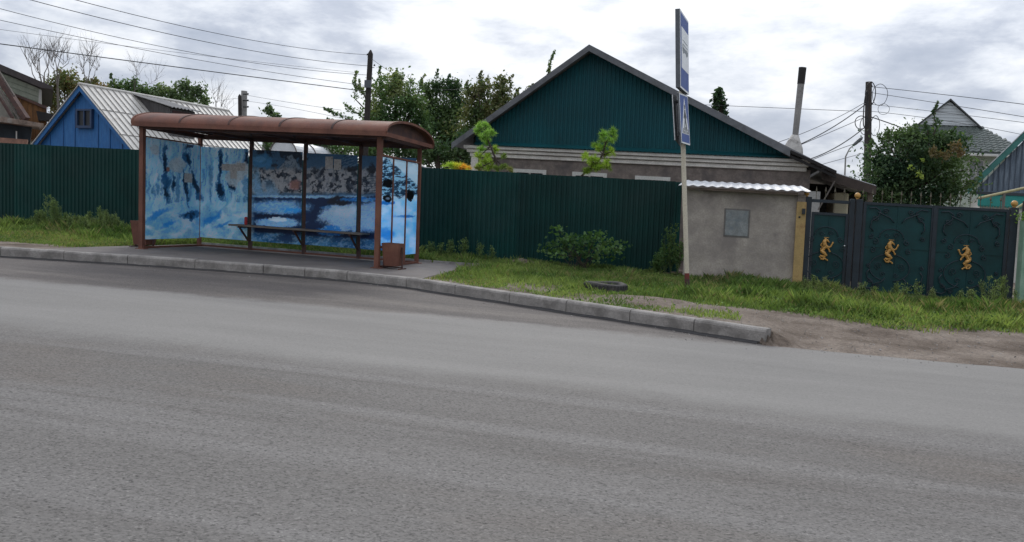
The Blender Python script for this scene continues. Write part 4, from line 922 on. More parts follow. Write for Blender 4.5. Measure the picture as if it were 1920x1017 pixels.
pg(B(), [(-60, 120), (0, 165), (30, 225), (-60, 225)], 25.0, 2.).build('porch_gable', sm('porch_cream', (.22, .21, .18), .85, .2, 5), t)
for a0, c0_, wd, mm in (((-8, 124), (27, 180), 3, BARKG), ((-8, 136), (50, 224), 11, RUSTD), ((-8, 158), (37, 224), 4, BARKG), ((-8, 170), (24, 222), 5, RUSTD)):
    m_ = .017 * wd; B().bar(P(*a0, 24.6), P(*c0_, 24.6), m_, m_).build('rake_board', mm, t)
pg(B(), [(-60, 208), (82, 232), (74, 238), (-60, 222)], 23.8, 1.4).build('porch_roof', sm('mossy_slate', (.20, .15, .12), .95, .5, 5, dirt=(.35, .33, .30), dsc=3), t)
pg(B(), [(-60, 222), (60, 238), (56, 270), (-60, 262)], 24.4, .4).build('porch_wall', sm('dark_blue_boards', (.03, .04, .05), .9, .3, 4), t)
pg(B(), [(29.5, 246), (32, 246.5), (32, 262), (29.5, 262)], 24.2, .06).build('porch_post', WHITEP, t)
pg(B(), [(-60, 254), (52, 262), (50, 272), (-60, 268)], 23.5, .9).build('lower_roof', sm('rusty_sheet', (.26, .14, .10), .9, .4, 4), t)

# ------------------------------------------------------------------ houses on the right
t = thing('house', 'two-storey house with a green tiled hip roof and white sided gablet beyond the big bush', 'house', (9.5, 43, .1))
def q4(b, pts): return b.add(pts, [tuple(range(len(pts)))])
gx0, gx1, gz, gt = 8.22, 10.62, 6.2, 7.32
b = B(); e0, e1, ez = 7.0, 12.2, 4.95
b.prism([(e0, 38.4, ez), (e1, 38.4, ez), (gx1 + .1, 40.1, gz), (gx0 - .1, 40.1, gz)], (0, .02, .08)); b.prism([(e1, 38.4, ez), (e1 + 2, 46, ez), (gx1 + 1.4, 45, gz), (gx1 + .1, 40.1, gz)], (0, .02, .08)); b.prism([(e0 + 2, 46, ez), (e0, 38.4, ez), (gx0 - .1, 40.1, gz), (gx0 + 1.2, 45, gz)], (0, .02, .08))
b.build('hip_roof', TILE, t)
b = B()       # tile courses and waves
for j in range(11):
    f_ = j / 11; y = 38.4 + 1.7 * f_; z = ez + (gz - ez) * f_ + .115; xa = e0 + (gx0 - .1 - e0) * f_; xb = e1 + (gx1 + .1 - e1) * f_
    n = int((xb - xa) / .06); base = len(b.v)
    for i in range(n + 1):
        x = xa + (xb - xa) * i / n; w_ = .022 * math.cos(2 * math.pi * x / .24)
        b.v += [(x, y - .01, z + w_), (x, y - .012, z - .04 + w_), (x, y + .155, z + .085 + w_)]
    for i in range(n): b.f += [(base+3*i+1, base+3*i+4, base+3*i+3, base+3*i), (base+3*i, base+3*i+3, base+3*i+5, base+3*i+2)]
b.build('roof_tiles', TILE, t)
B().prism([(gx0, 40.0, gz + .08), (gx1, 40.0, gz + .08), ((gx0 + gx1)/2, 40.0, gt)], (1.35, 5, 0)).build('gablet', SIDING, t)
b = B()
for i in range(8): z = gz + .14 + i * .13; hw = (gt - z) / (gt - gz) * 1.2; b.box(((gx0+gx1)/2 - hw, 39.985, z), ((gx0+gx1)/2 + hw, 39.999, z + .012))
b.build('gablet_laps', sm('lap_line', (.35, .37, .38), .7, .1, 5), t)
b = B(); mxx = (gx0 + gx1) / 2
for sg in (-1, 1): b.prism([(mxx, 39.85, gt + .1), (mxx + sg * 1.34, 39.85, gz + .0), (mxx + sg * 1.34, 39.85, gz - .07), (mxx, 39.85, gt + .02)], (1.4, 5.2, 0))
b.build('gablet_roof', sm('dark_green_roof', (.05, .055, .055), .6, .2, 5), t)
B().box((7.5, 38.9, -1), (11.75, 45.5, 4.96)).build('wall', sm('pale_mint_wall', (.48, .53, .46), .85, .1, 3), t)
B().box((7.0, 38.36, 4.86), (12.2, 38.9, 4.94)).build('eave_board', WHITEP, t)
for px0, px1 in ((1813, 1845),):
    q0 = P(px0, 345, 38.9); q1 = P(px1, 301, 38.9); r = B().box((q0.x, 38.82, q0.z), (q1.x, 38.895, q1.z)); o = r.build('window_frame', WHITEP, t); r = B(); md = (q0.x + q1.x)/2
    r.box((q0.x + .05, 38.80, q0.z + .05), (md - .03, 38.815, q1.z - .05)); r.box((md + .03, 38.80, q0.z + .05), (q1.x - .05, 38.815, q1.z - .05)); r.build('window_glass', sm('curtained_glass', (.25, .26, .27), .2, .3, 3), o)
PH = Fr((9.53, 26.43), (.22, .975)); pz, psl = 6.03, 1.23
t = thing('house', 'house with blue-grey plank gable and turquoise trim at the right edge behind the gate', 'house', PH.p(0, 4, .1))
hw = 2.42; ze = pz - psl * hw
zoff = PH.p(0, .04, 0) - PH.p(0, 0, 0)
PH.box(B(), -hw + .2, .12, -.2, hw, 8, 2.72).build('wall', WHITEP, t)
B().prism([PH.p(-hw + .02, .06, 2.76), PH.p(hw, .06, 2.76), PH.p(0, .06, pz - .1)], PH.p(0, .05, 0) - PH.p(0, 0, 0)).build('plank_gable', PLANKB, t)
b = B(); a_ = -hw + .2
while a_ < hw: b.prism([PH.p(a_ - .012, .045, 2.8), PH.p(a_ + .012, .045, 2.8), PH.p(a_ + .012, .045, max(2.82, pz - psl * abs(a_) - .15)), PH.p(a_ - .012, .045, max(2.82, pz - psl * abs(a_) - .15))], PH.p(0, .014, 0) - PH.p(0, 0, 0)); a_ += .135
b.build('plank_battens', sm('plank_gap', (.07, .09, .12), .9, .2, 5), t)
b = B(); PH.box(b, -hw - .1, .0, 2.68, hw, .11, 2.76); b.build('gable_sill', sm('dark_sill', (.05, .06, .07), .8, .2, 5), t)
b = B(); PH.box(b, -hw + .12, .02, 2.36, hw, .119, 2.679)
for i in range(60): a0 = -hw + .12 + i * .08; b.prism([PH.p(a0, .03, 2.36), PH.p(a0 + .08, .03, 2.36), PH.p(a0 + .04, .03, 2.31)], PH.p(0, .01, 0) - PH.p(0, 0, 0))
b.build('turquoise_frieze', TURQ, t)
for sg in (-1, 1):
    e_ = sg * (hw + .16); zz = pz - psl * abs(e_)
    b = B(); b.prism([PH.p(0, -.1, pz + .04), PH.p(e_, -.1, zz + .04), PH.p(e_, -.1, zz - .2), PH.p(0, -.1, pz - .2)], zoff); b.build('verge_board', sm('green_verge', (.05, .19, .17), .7, .2, 5), t)
    b = B(); b.prism([PH.p(0, -.12, pz + .08), PH.p(e_, -.12, zz + .08), PH.p(e_, -.12, zz + .045), PH.p(0, -.12, pz + .045)], PH.p(0, 8.5, 0) - PH.p(0, 0, 0)); b.build('roof', WHITEROOF, t)
for a0, z0 in ((-.62, 3.72),):
    r = B(); PH.box(r, a0, -.01, z0, a0 + .75, .043, z0 + .5); o = r.build('window_frame', WHITEP, t); r = B(); PH.box(r, a0 + .06, -.03, z0 + .06, a0 + .69, -.012, z0 + .44); r.build('window_glass', GLASS, o)
r = B(); PH.box(r, -1.2, .03, 1.0, -.5, .118, 2.15); o = r.build('window_frame', WHITEP, t); r = B(); PH.box(r, -1.14, .015, 1.06, -.56, .029, 2.09); r.build('window_glass', GLASS, o)

# low white roofs glimpsed over the fence
c0 = P(786, 320, 20.5); c1 = P(830, 318, 20.5)
t = thing('shed', 'small shed whose white sheet roof just clears the green fence right of the bus shelter', 'shed', (c0.x, 21.3, .1))
B().prism([(c0.x - 1.2, 20.4, P(790, 306, 20.4).z + .06), (c1.x, 20.4, P(828, 318, 20.4).z), (c1.x, 20.4, P(828, 318, 20.4).z - .04), (c0.x - 1.2, 20.4, P(790, 306, 20.4).z + .02)], (0, 2, 0)).build('roof', WHITEROOF, t)
B().box((c0.x - 1.1, 20.5, 0), (c1.x - .1, 22.3, 2.2)).build('wall', SHEDP, t)
t = thing('greenhouse', 'white rounded plastic greenhouse seen between the shelter roof and its pictures', 'greenhouse', (P(528, 290, 24).x, 24.5, .1))
q = P(532, 262, 24); b = B(); A_ = [(q.x + .46 * math.cos(a), 24, max(.1, q.z - .46 + .46 * math.sin(a))) for a in np.linspace(0, math.pi, 15)]; b.prism([(q.x + .46, 24, 0)] + A_ + [(q.x - .46, 24, 0)], (0, 4, 0)); b.build('film_cover', sm('white_film', (.7, .72, .74), .5, .1, 3), t)
r = B()
for yy in (23.98, 25.3, 26.7): r.tube([(q.x + .475 * math.cos(a), yy, max(.1, q.z - .46 + .475 * math.sin(a))) for a in np.linspace(0, math.pi, 15)], .02, 6)
r.build('hoops', BARKG, t)

# ------------------------------------------------------------------ poles
def pole_thing(label, p_low, p_top, Y, r0, r1, m, name='utility_pole'):
    a = P(*p_low, Y); c = P(*p_top, Y); d = (c - a).normalized(); base = a - d * ((a.z - 0) / d.z)
    t = thing(name, label, 'utility pole' if name == 'utility_pole' else 'street lamp', base)
    ps = [base, base.lerp(c, .5), c - d * .12, c]; B().tube(ps, [r0, (r0 + r1)/2, r1, r1 * .25 if m is POLEM else r1], 10).build('pole_shaft', m, t, smooth=False); return t
u1 = pole_thing('dark wooden utility pole rising behind the bus shelter roof, cables running to the left', (688, 225), (695, 94), 25, .125, .085, POLEM)
def insulator(par, px, py, Y, side):
    c = P(px, py, Y); b = B(); b.tube([c, c + Vector((0, 0, .05))], [.035, .02], 8); b.tube([c + Vector((0, 0, -.05)), c + Vector((side * .09, 0, -.05))], .01, 5); b.build('insulator', BLACKP, par)
insulator(u1, 689, 104, 25, 1); insulator(u1, 702, 124, 25, -1); insulator(u1, 689, 160, 25, 1); insulator(u1, 690, 168, 25, 1)
q = P(690, 158, 24.86); B().box((q.x - .1, 24.8, q.z - .12), (q.x + .1, 24.87, q.z + .12)).build('pole_bracket', SIGNG, u1)
u2 = pole_thing('grey concrete pole of the distant pair standing beyond the left part of the shelter roof', (457, 215), (458, 171), 42, .2, .17, CONCP)
u3 = pole_thing('thin dark strut pole leaning beside the distant grey concrete pole', (450, 215), (449.5, 177), 41.5, .11, .1, POLEM)
for py in (178, 190, 202): b = B(); q = P(462, py, 41.7); b.box((q.x - .2, 41.65, q.z), (q.x + .1, 41.75, q.z + .05)); b.ball((q.x + .1, 41.7, q.z + .05), .05, 8, 6); b.build('cross_arm', BLACKP, u2)
u4 = pole_thing('wooden utility pole with looped cables beside the big bush on the right', (1626, 335), (1629, 154), 25, .125, .088, CONCP and sm('brown_pole', (.06, .05, .045), .9, .4, 8, scale=(4, 4, .6), bump=.4))
insulator(u4, 1634, 163, 25, -1); insulator(u4, 1634, 196, 25, -1); insulator(u4, 1622, 194, 25, 1); insulator(u4, 1633, 175, 25, -1)
u5 = pole_thing('grey concrete pole seen in the gap under the shelter roof above the pictures', (497, 284), (500, 255), 27, .14, .12, CONCP)
q = P(1584, 330, 60); q2 = P(1585.5, 294, 60); q3 = P(1593, 279, 60); q4_ = P(1601, 272, 60)
t = thing('street_lamp', 'distant grey street lamp on a curved arm between the chimney and the right utility pole', 'street lamp', (q.x, 60, .1))
B().tube([(q.x, 60, 0), q, q2, q3, q4_], [.09, .055, .05, .04, .035], 8).build('lamp_post', CONCP, t)
b = B(); d = (q4_ - q3).normalized(); b.tube([q4_ - d * .1, q4_ + d * .1, q4_ + d * .6, q4_ + d * .75], [.04, .11, .12, .04], 8); b.build('lamp_head', SIGNG, t)

# ------------------------------------------------------------------ wires
def wire(label, p0, Y0, pm, p1, Y1, r=.012, ext=0., group=None):
    A = P(*p0, Y0); C = P(*p1, Y1)
    if ext: A = A + (A - C) * ext
    best = None                                             # point of the chord under the middle reading
    for i in range(1, 400):
        t_ = i / 400; q = A.lerp(C, t_); x, y = proj(q)
        if best is None or abs(x - pm[0]) < best[0]: best = (abs(x - pm[0]), t_, q)
    _, t_, q = best; D = (W(q) - Vector((0, 0, EYE))).dot(_f); x, y = proj(q); sag = (pm[1] - y) * D / F / (4 * t_ * (1 - t_))
    pts = [A.lerp(C, i / 28) - Vector((0, 0, sag * 4 * (i/28) * (1 - i/28))) for i in range(29)]
    return B().tube(pts, r * .75, 5).build('overhead_cable', WIRE, label=label, category='cable', group=group)
GL = 'overhead cables running left from the pole behind the shelter'
wire('topmost thin cable from the tip of the pole behind the shelter', (200, 0), 14, (394, 60), (690, 103), 25, .009, .25, GL)
wire('second cable from the top on the pole behind the shelter', (108, 0), 14, (299, 60), (692, 124), 25, .010, .2, GL)
wire('faint third cable left of the pole behind the shelter', (0, 53), 17, (240, 87), (664, 136), 25, .006, .2, GL)
wire('fourth cable left of the pole, entering at the upper left corner', (15, 4), 15, (177, 60), (690, 141), 25, .009, .2, GL)
wire('thickest black cable, lowest at the left edge of the photo', (0, 82), 17, (240, 114), (690, 172), 25, .017, .2, GL)
wire('cable crossing down to join the thickest black cable near the pole', (0, 30), 16, (102, 60), (690, 161), 25, .009, .2, GL)
GR = 'overhead cables running right from the right-hand pole'
wire('topmost cable running right from the tip of the right-hand pole', (1960, 202), 20, (1780, 179), (1634, 163), 25, .010, .2, GR)
wire('second cable running right above the white gablet', (1960, 226), 20, (1780, 197), (1634, 174), 25, .009, .2, GR)
wire('third cable running right, passing behind the white gablet', (1960, 236), 22, (1790, 214), (1634, 196), 25, .008, .2, GR)
wire('long thin cable passing behind the chimney to the right-hand pole', (1290, 195), 32, (1440, 202), (1634, 210), 32, .012, 1.0)
wire('long thin cable from the right-hand pole off the right edge', (1634, 209), 30, (1780, 228), (1960, 262), 30, .010, 0)
GD = 'service drops from the right-hand pole to the teal-gabled house'
wire('highest service drop from the right-hand pole to the roof left of the chimney', (1453, 269), 22.5, (1560, 226), (1624, 191), 25, .010, 0, GD)
wire('frayed service drop sagging from the right-hand pole to the chimney base', (1500, 271), 22.3, (1560, 240), (1624, 195), 25, .018, 0, GD)
wire('straight service drop just under the frayed one beside the chimney', (1501, 272), 22.3, (1560, 247), (1624, 219), 25, .011, 0, GD)
wire('thick service drop ending on the house eave right of the chimney', (1515, 300), 22., (1590, 263), (1625, 236), 25, .019, 0, GD)
wire('low thin service drop to the lean-to roof', (1517, 303), 22., (1560, 285), (1622, 264), 25, .011, 0, GD)
wire('lowest thin cable above the lean-to roof near the distant lamp', (1540, 309), 22., (1580, 298), (1622, 287), 25, .009, 0, GD)
wire('cable bundle dropping from the right-hand pole into the big bush', (1634, 220), 25, (1680, 236), (1716, 250), 24, .02, 0)
wire('thin slack cable from the pole behind the shelter over the big trees', (696, 110), 25, (735, 136), (900, 155), 33, .008, 0)
GP = 'cables from the distant pole pair'
wire('upper faint cable from the distant pole pair towards the trees', (464, 179), 42, (540, 192), (640, 207), 36, .011, 0, GP)
wire('lower faint cable from the distant pole pair towards the trees', (464, 190), 42, (540, 202), (640, 222), 36, .010, 0, GP)
wire('faint cable running left from the distant pole pair', (455, 184), 42, (420, 188), (380, 198), 42, .009, 0, GP)
def loop(px, py, rx, ry, Y, r, label):
    c = P(px, py, Y); m_ = Y / F * 1.02; pts = [c + Vector((rx * m_ * math.cos(a) * (1 + .05 * math.sin(3*a)), .04 * math.sin(2*a), ry * m_ * math.sin(a))) for a in np.linspace(0, 2*math.pi, 25)]
    B().tube(pts, r, 5, cap=False).build('cable_loop', WIRE, u4)
loop(1615, 230, 10, 11, 24.7, .012, ''); loop(1622, 236, 8, 15, 24.7, .010, ''); loop(1641, 236, 7, 17, 24.7, .009, ''); loop(1632, 176, 8, 20, 24.7, .013, ''); loop(1650, 178, 12, 18, 24.7, .008, ''); loop(1657, 205, 9, 9, 24.7, .006, ''); loop(1623, 205, 3, 30, 24.7, .016, '')

# ------------------------------------------------------------------ foliage
def leaf_quads(C, size, up=.0, aspect=.5, flat=.0):
    """rhombic leaves at centres C with random orientation"""
    n = len(C); a = rng.normal(0, 1, (n, 3)); a[:, 2] = a[:, 2] * (1 - flat) - up; a /= np.linalg.norm(a, axis=1)[:, None]
    r = rng.normal(0, 1, (n, 3)); b = np.cross(a, r); b /= np.linalg.norm(b, axis=1)[:, None] + 1e-9
    s = (size * rng.uniform(.6, 1.3, n))[:, None]; nn = np.cross(a, b)
    V = np.empty((n, 4, 3)); V[:, 0] = C - a*s*.5; V[:, 1] = C + b*s*aspect*.5 + nn*s*.08; V[:, 2] = C + a*s*.5; V[:, 3] = C - b*s*aspect*.5 + nn*s*.08
    return V.reshape(-1, 3)
def tints(C, pal, sc=1.2, jit=.25, seed=0):
    k = fbm(C[:, 0] * sc + C[:, 1] * .6, C[:, 2] * sc + C[:, 1] * .4, 200 + seed, 4); k = np.clip((k - .3) * 2.3 + rng.normal(0, .16, len(C)), 0, .999)
    pal = np.array(pal, float); m = (len(pal) - 1) * k; i = np.floor(m).astype(int); f = (m - i)[:, None]
    c = pal[i] * (1 - f) + pal[np.minimum(i + 1, len(pal) - 1)] * f
    return c * rng.uniform(1 - jit, 1 + jit, len(C))[:, None]
G_ASH = [(.022, .042, .018), (.038, .068, .028), (.058, .092, .038), (.095, .11, .05)]
G_DARK = [(.013, .027, .015), (.023, .043, .021), (.042, .064, .030)]
G_BROWN = [(.055, .040, .022), (.07, .06, .03), (.055, .075, .03), (.10, .07, .035)]
G_GREY = [(.035, .055, .03), (.055, .08, .04), (.08, .105, .055)]
def tree(label, Y, trunk, blobs, shoots=(), leaf=.13, dens=55, pal=G_ASH, group=None, name='leafy_tree', dep=.8, bark=BARK, gap=.36, cat='tree', tr=.14, n_sub=5):
    base = P(trunk[0], trunk[1], Y); base.z = 0.05; m_ = Y / F * 1.03
    t = thing(name, label, cat, base, group); C = []; limbs = []
    fork = None
    for bx, by, rx, ry in blobs:
        c = P(bx, by, Y); Rx, Rz = rx * m_, ry * m_; Ry = dep * (Rx + Rz) / 2
        c = c + Vector((0, random.uniform(-.4, .4) * Ry, 0)); vol = Rx * Ry * Rz * 4.2; n = int(dens * 13 * (.13 / leaf) ** 1.2 * max(vol, .3 * Rx * Rz) ** .85) + 60
        sub = rng.normal(0, 1, (n_sub * 3, 3)); sub /= np.linalg.norm(sub, axis=1)[:, None]; sub *= rng.uniform(.35, .85, (len(sub), 1))
        idx = rng.integers(0, len(sub), n); p = sub[idx] + rng.normal(0, .24, (n, 3)); q = rng.normal(0, .42, (n // 3, 3)); p = np.concatenate([p, q])
        p = p * np.array([Rx, Ry, Rz]) + np.array(c); C.append(p); limbs.append((c, sub[:n_sub] * np.array([Rx, Ry, Rz]) + np.array(c)))
    for s_ in shoots:
        x0, y0, x1, y1 = s_[:4]; wd = s_[4] if len(s_) > 4 else 5
        yy = Y + random.uniform(-.5, .5) * dep; a = P(x0, y0, yy); c = P(x1, y1, yy); n = int((c - a).length * (wd * m_ + .12) * dens * 7 * (.13 / leaf)) + 12; u = rng.uniform(0, 1, n)
        p = np.array(a)[None] + u[:, None] * np.array(c - a)[None] + np.array([[.05 * math.sin(7 * q), 0, 0] for q in u]) + rng.normal(0, 1, (n, 3)) * (wd * m_ * .55 * (1 - .72 * u))[:, None]; C.append(p); limbs.append((a, np.array([np.array(c)])))
    C = np.concatenate(C); g = fbm(C[:, 0] * 1.9 + 3 * C[:, 1], C[:, 2] * 1.9 + C[:, 1], 31, 3); C = C[(g > gap - .12 * rng.random(len(C)))]; C = C[C[:, 2] > .3]
    b = B(); cz_ = [l[0].z for l in limbs]; top = Vector(P(trunk[0], trunk[1], Y)); mid = base.lerp(top, .6)
    top.z = max(min(cz_), 1.0); tk = [base, base.lerp(top, .5) + Vector((.05, .03, 0)), top]; b.tube(tk, [tr, tr * .8, tr * .6], 8)
    for c, subs in limbs:
        st = tk[2] if c.z > tk[2].z + .3 else tk[1]; k_ = st.lerp(Vector(c), .5) + Vector((random.uniform(-.1, .1), 0, .1)); b.tube([st, k_, Vector(c)], [tr * .5, tr * .3, tr * .14], 6)
        for s_ in subs: b.tube([Vector(c), Vector(c).lerp(Vector(s_), .5) + Vector((random.uniform(-.06, .06), 0, .05)), Vector(s_)], [tr * .14, tr * .09, tr * .03], 4)
    b.build('trunk', bark, t)
    quick_mesh('crown', leaf_quads(C, leaf, aspect=.55), 4, LEAF, t, tint=tints(C, pal))
    return t
GT = 'trees behind the bus shelter and the house'
tree('tall bushy ash-leaved tree directly right of the dark pole behind the shelter', 31, (745, 320), [(735, 240, 50, 50), (715, 185, 32, 38), (758, 178, 38, 40), (700, 270, 50, 40), (770, 270, 50, 50), (740, 150, 22, 18), (772, 205, 30, 40), (790, 240, 26, 40), (700, 225, 24, 40)],
     [(665, 185, 668, 133, 7), (668, 160, 690, 180, 7), (690, 240, 605, 202, 9), (690, 250, 612, 222, 8), (680, 220, 642, 192, 8), (712, 160, 713, 124, 6), (742, 160, 744, 128, 5), (770, 160, 772, 138, 5), (786, 170, 796, 140, 5), (690, 200, 672, 150, 7)], group=GT, dens=60)
tree('dense dark green tree in the middle of the row behind the shelter', 33, (835, 320), [(820, 240, 50, 50), (800, 200, 30, 30), (842, 195, 34, 36), (860, 250, 45, 50), (810, 290, 60, 30), (880, 290, 45, 30), (822, 165, 20, 24), (850, 165, 20, 22), (800, 170, 16, 20), (868, 200, 22, 34)],
     [(818, 175, 821, 130, 6), (806, 190, 805, 148, 5), (838, 170, 843, 140, 5), (856, 175, 858, 150, 5), (832, 180, 831, 152, 5)], group=GT, dens=60, pal=G_DARK + [(.05, .075, .03)])
tree('olive brown tinged tree beside the left slope of the teal-gabled house', 30, (915, 320), [(905, 215, 38, 38), (935, 185, 28, 30), (890, 180, 24, 26), (890, 260, 50, 45), (950, 205, 28, 26), (968, 190, 18, 18), (905, 165, 18, 22), (942, 160, 18, 20), (885, 215, 26, 30), (925, 225, 36, 30)],
     [(897, 175, 903, 132, 7), (915, 170, 917, 138, 5), (944, 170, 951, 135, 7), (955, 175, 960, 142, 6), (978, 190, 998, 158, 7), (880, 180, 876, 150, 5), (965, 180, 975, 165, 5)], group=GT, dens=60, pal=[(.03, .05, .02), (.05, .065, .025), (.075, .07, .035), (.035, .06, .022)])
tree('slim leafy tree whose tip stands above the left roof slope of the teal-gabled house', 34, (1020, 320), [(1015, 200, 14, 25)], [(1022, 180, 1038, 96, 6), (1028, 160, 1030, 128, 6), (1025, 178, 1041, 140, 4)], group=GT, pal=G_BROWN[1:3] + G_ASH[1:2], gap=.3)
tree('tree with a drooping dark tip above the right roof slope of the teal-gabled house', 34, (1345, 330), [(1347, 182, 9, 12), (1344, 195, 9, 14)], [(1352, 200, 1349, 167, 8), (1348, 185, 1338, 212, 7), (1352, 190, 1360, 222, 7), (1356, 205, 1364, 222, 5)], leaf=.2, group=GT, pal=G_DARK, gap=.22, dens=90)
tree('low hedge-like tree seen under the shelter roof above the pictures', 27, (590, 320), [(560, 285, 30, 20), (600, 280, 40, 24), (650, 282, 42, 26), (700, 285, 42, 26), (505, 272, 20, 16), (620, 262, 30, 18)], group=GT, dens=70, pal=G_DARK + G_ASH[1:3])
tree('low dark thicket behind the fence between the shelter and the house', 26, (820, 330), [(815, 285, 30, 26), (850, 290, 40, 28), (790, 275, 22, 30), (875, 275, 24, 30)], group=GT, dens=70, pal=G_DARK)
tree('small round tree beyond the shelter roof right of the distant pole pair', 44, (512, 260), [(510, 212, 16, 12), (518, 222, 14, 10), (504, 205, 8, 8)], [(508, 205, 503, 193, 4)], leaf=.2, pal=G_GREY, dens=40)
GL2 = 'trees beyond the blue-gabled house'
tree('brownish tree thinning out behind the rusty boards of the old house', 40, (125, 270), [(112, 165, 34, 34), (130, 150, 26, 26), (160, 170, 26, 22), (190, 165, 18, 16), (100, 200, 22, 25), (170, 160, 20, 16), (182, 152, 12, 10), (150, 185, 26, 20), (125, 220, 30, 30), (115, 145, 18, 16), (145, 168, 22, 18), (95, 175, 16, 16)], leaf=.18, pal=G_BROWN, group=GL2, dens=40, gap=.40, bark=BARKG)
tree('green bushy tree above the left part of the white metal roof', 42, (235, 260), [(215, 168, 24, 20), (240, 165, 26, 22), (285, 175, 26, 16), (262, 170, 22, 18), (270, 175, 24, 16), (225, 185, 30, 18), (265, 188, 30, 14), (205, 178, 16, 14)], [(212, 155, 208, 138, 5), (250, 150, 252, 140, 4)], leaf=.19, pal=G_GREY[:2] + G_ASH[1:2], group=GL2, dens=40)
tree('rounded grey green tree above the right part of the white metal roof', 42, (350, 260), [(348, 168, 26, 20), (370, 178, 24, 20), (320, 178, 28, 18), (325, 180, 24, 18), (300, 180, 22, 14), (385, 192, 14, 14), (345, 192, 40, 16), (300, 168, 22, 12), (345, 160, 14, 12), (378, 165, 14, 12)], leaf=.19, pal=G_GREY, group=GL2, dens=40)
tree('big dense dark bush with a pale leaf patch behind the gate leaves', 23.5, (1700, 420), [(1690, 300, 60, 50), (1660, 345, 48, 45), (1735, 300, 55, 45), (1775, 290, 36, 34), (1790, 340, 40, 48), (1720, 360, 70, 40), (1650, 300, 25, 35), (1700, 258, 40, 22), (1760, 262, 40, 18)],
     [(1650, 290, 1634, 262, 7), (1668, 270, 1665, 244, 7), (1715, 255, 1717, 232, 6), (1750, 260, 1756, 192, 5), (1756, 240, 1754, 206, 7), (1800, 280, 1812, 258, 7), (1805, 320, 1826, 322, 8), (1640, 330, 1622, 320, 7), (1690, 260, 1684, 246, 6), (1655, 270, 1650, 250, 5), (1785, 262, 1790, 240, 5), (1740, 250, 1735, 228, 5), (1815, 345, 1832, 340, 7), (1640, 300, 1625, 296, 6)], leaf=.095, pal=G_DARK + [(.045, .07, .028)], dens=95, gap=.42, cat='bush', name='large_bush', tr=.1)
# pale leaf patch and reddish twig tips belong to that bush
bush = [o for o in bpy.data.objects if o.name.startswith('large_bush')][0]
def sprig(par, spots, Y, pal, leaf, n, name):
    C = np.concatenate([np.array(P(x, y, Y)) + rng.normal(0, 1, (n, 3)) * (r * Y / F * .5) for x, y, r in spots]); quick_mesh(name, leaf_quads(C, leaf), 4, LEAF, par, tint=tints(C, pal))
sprig(bush, [(1708, 315, 5), (1722, 325, 6), (1728, 332, 4), (1730, 300, 3)], 22.4, [(.13, .17, .045), (.19, .21, .06)], .11, 12, 'pale_leaves')
sprig(bush, [(1750, 285, 9), (1770, 290, 10), (1790, 275, 9), (1800, 285, 8)], 22.6, [(.07, .06, .03), (.09, .06, .035)], .11, 60, 'russet_leaves')

def bare_tree(label, Y, px, py0, tips, group=None, r=.09):
    base = P(px, 300, Y); base.z = .05; t = thing('bare_tree', label, 'tree', base, group); b = B(); st = P(px, py0, Y); b.tube([base, base.lerp(st, .6) + Vector((.1, 0, 0)), st], [r * 1.6, r * 1.2, r], 7)
    for tx, ty in tips:
        e_ = P(tx, ty, Y + random.uniform(-1, 1)); k1 = st.lerp(e_, .45) + Vector((random.uniform(-.25, .25), 0, random.uniform(0, .3))); b.tube([st, k1, st.lerp(e_, .75) + Vector((random.uniform(-.15, .15), 0, 0)), e_], [r * .55, r * .38, r * .24, r * .1], 5)
        for j in range(7):
            u = random.uniform(.3, .95); s0 = k1.lerp(e_, u); e2 = s0 + Vector((random.uniform(-.9, .9), random.uniform(-.4, .4), random.uniform(.3, 1.3))) * (1.15 - u * .5); b.tube([s0, s0.lerp(e2, .5) + Vector((random.uniform(-.1, .1), 0, .05)), e2], [r * .22, r * .15, r * .07], 4)
            for q in range(2): e3 = e2 + Vector((random.uniform(-.3, .3), 0, random.uniform(.1, .5))); b.tube([s0.lerp(e2, .6), e3], [r * .1, r * .05], 3)
    b.build('trunk', BARKG, t); return t
GBT = 'leafless trees at the left'
bare_tree('leafless tree with spreading grey branches left of the brownish tree', 37, 84, 180, [(45, 100), (55, 88), (72, 92), (90, 88), (62, 120), (98, 100)], GBT, .065)
bare_tree('leafless tree rising behind the brownish tree near the blue roof ridge', 38, 108, 165, [(100, 78), (118, 86), (132, 104), (96, 110)], GBT, .06)
bare_tree('leafless tree with upright twigs just above the ridge of the blue-gabled house', 38, 162, 170, [(160, 100), (172, 95), (178, 112), (188, 122), (150, 118)], GBT, .05)
bare_tree('leafless twigs standing above the green trees over the white roof', 41, 252, 170, [(252, 118), (262, 138), (300, 150)], GBT, .035)
bare_tree('leafless twiggy tree beside the distant pole pair', 43, 402, 215, [(398, 168), (408, 184), (418, 200), (430, 205)], GBT, .04)

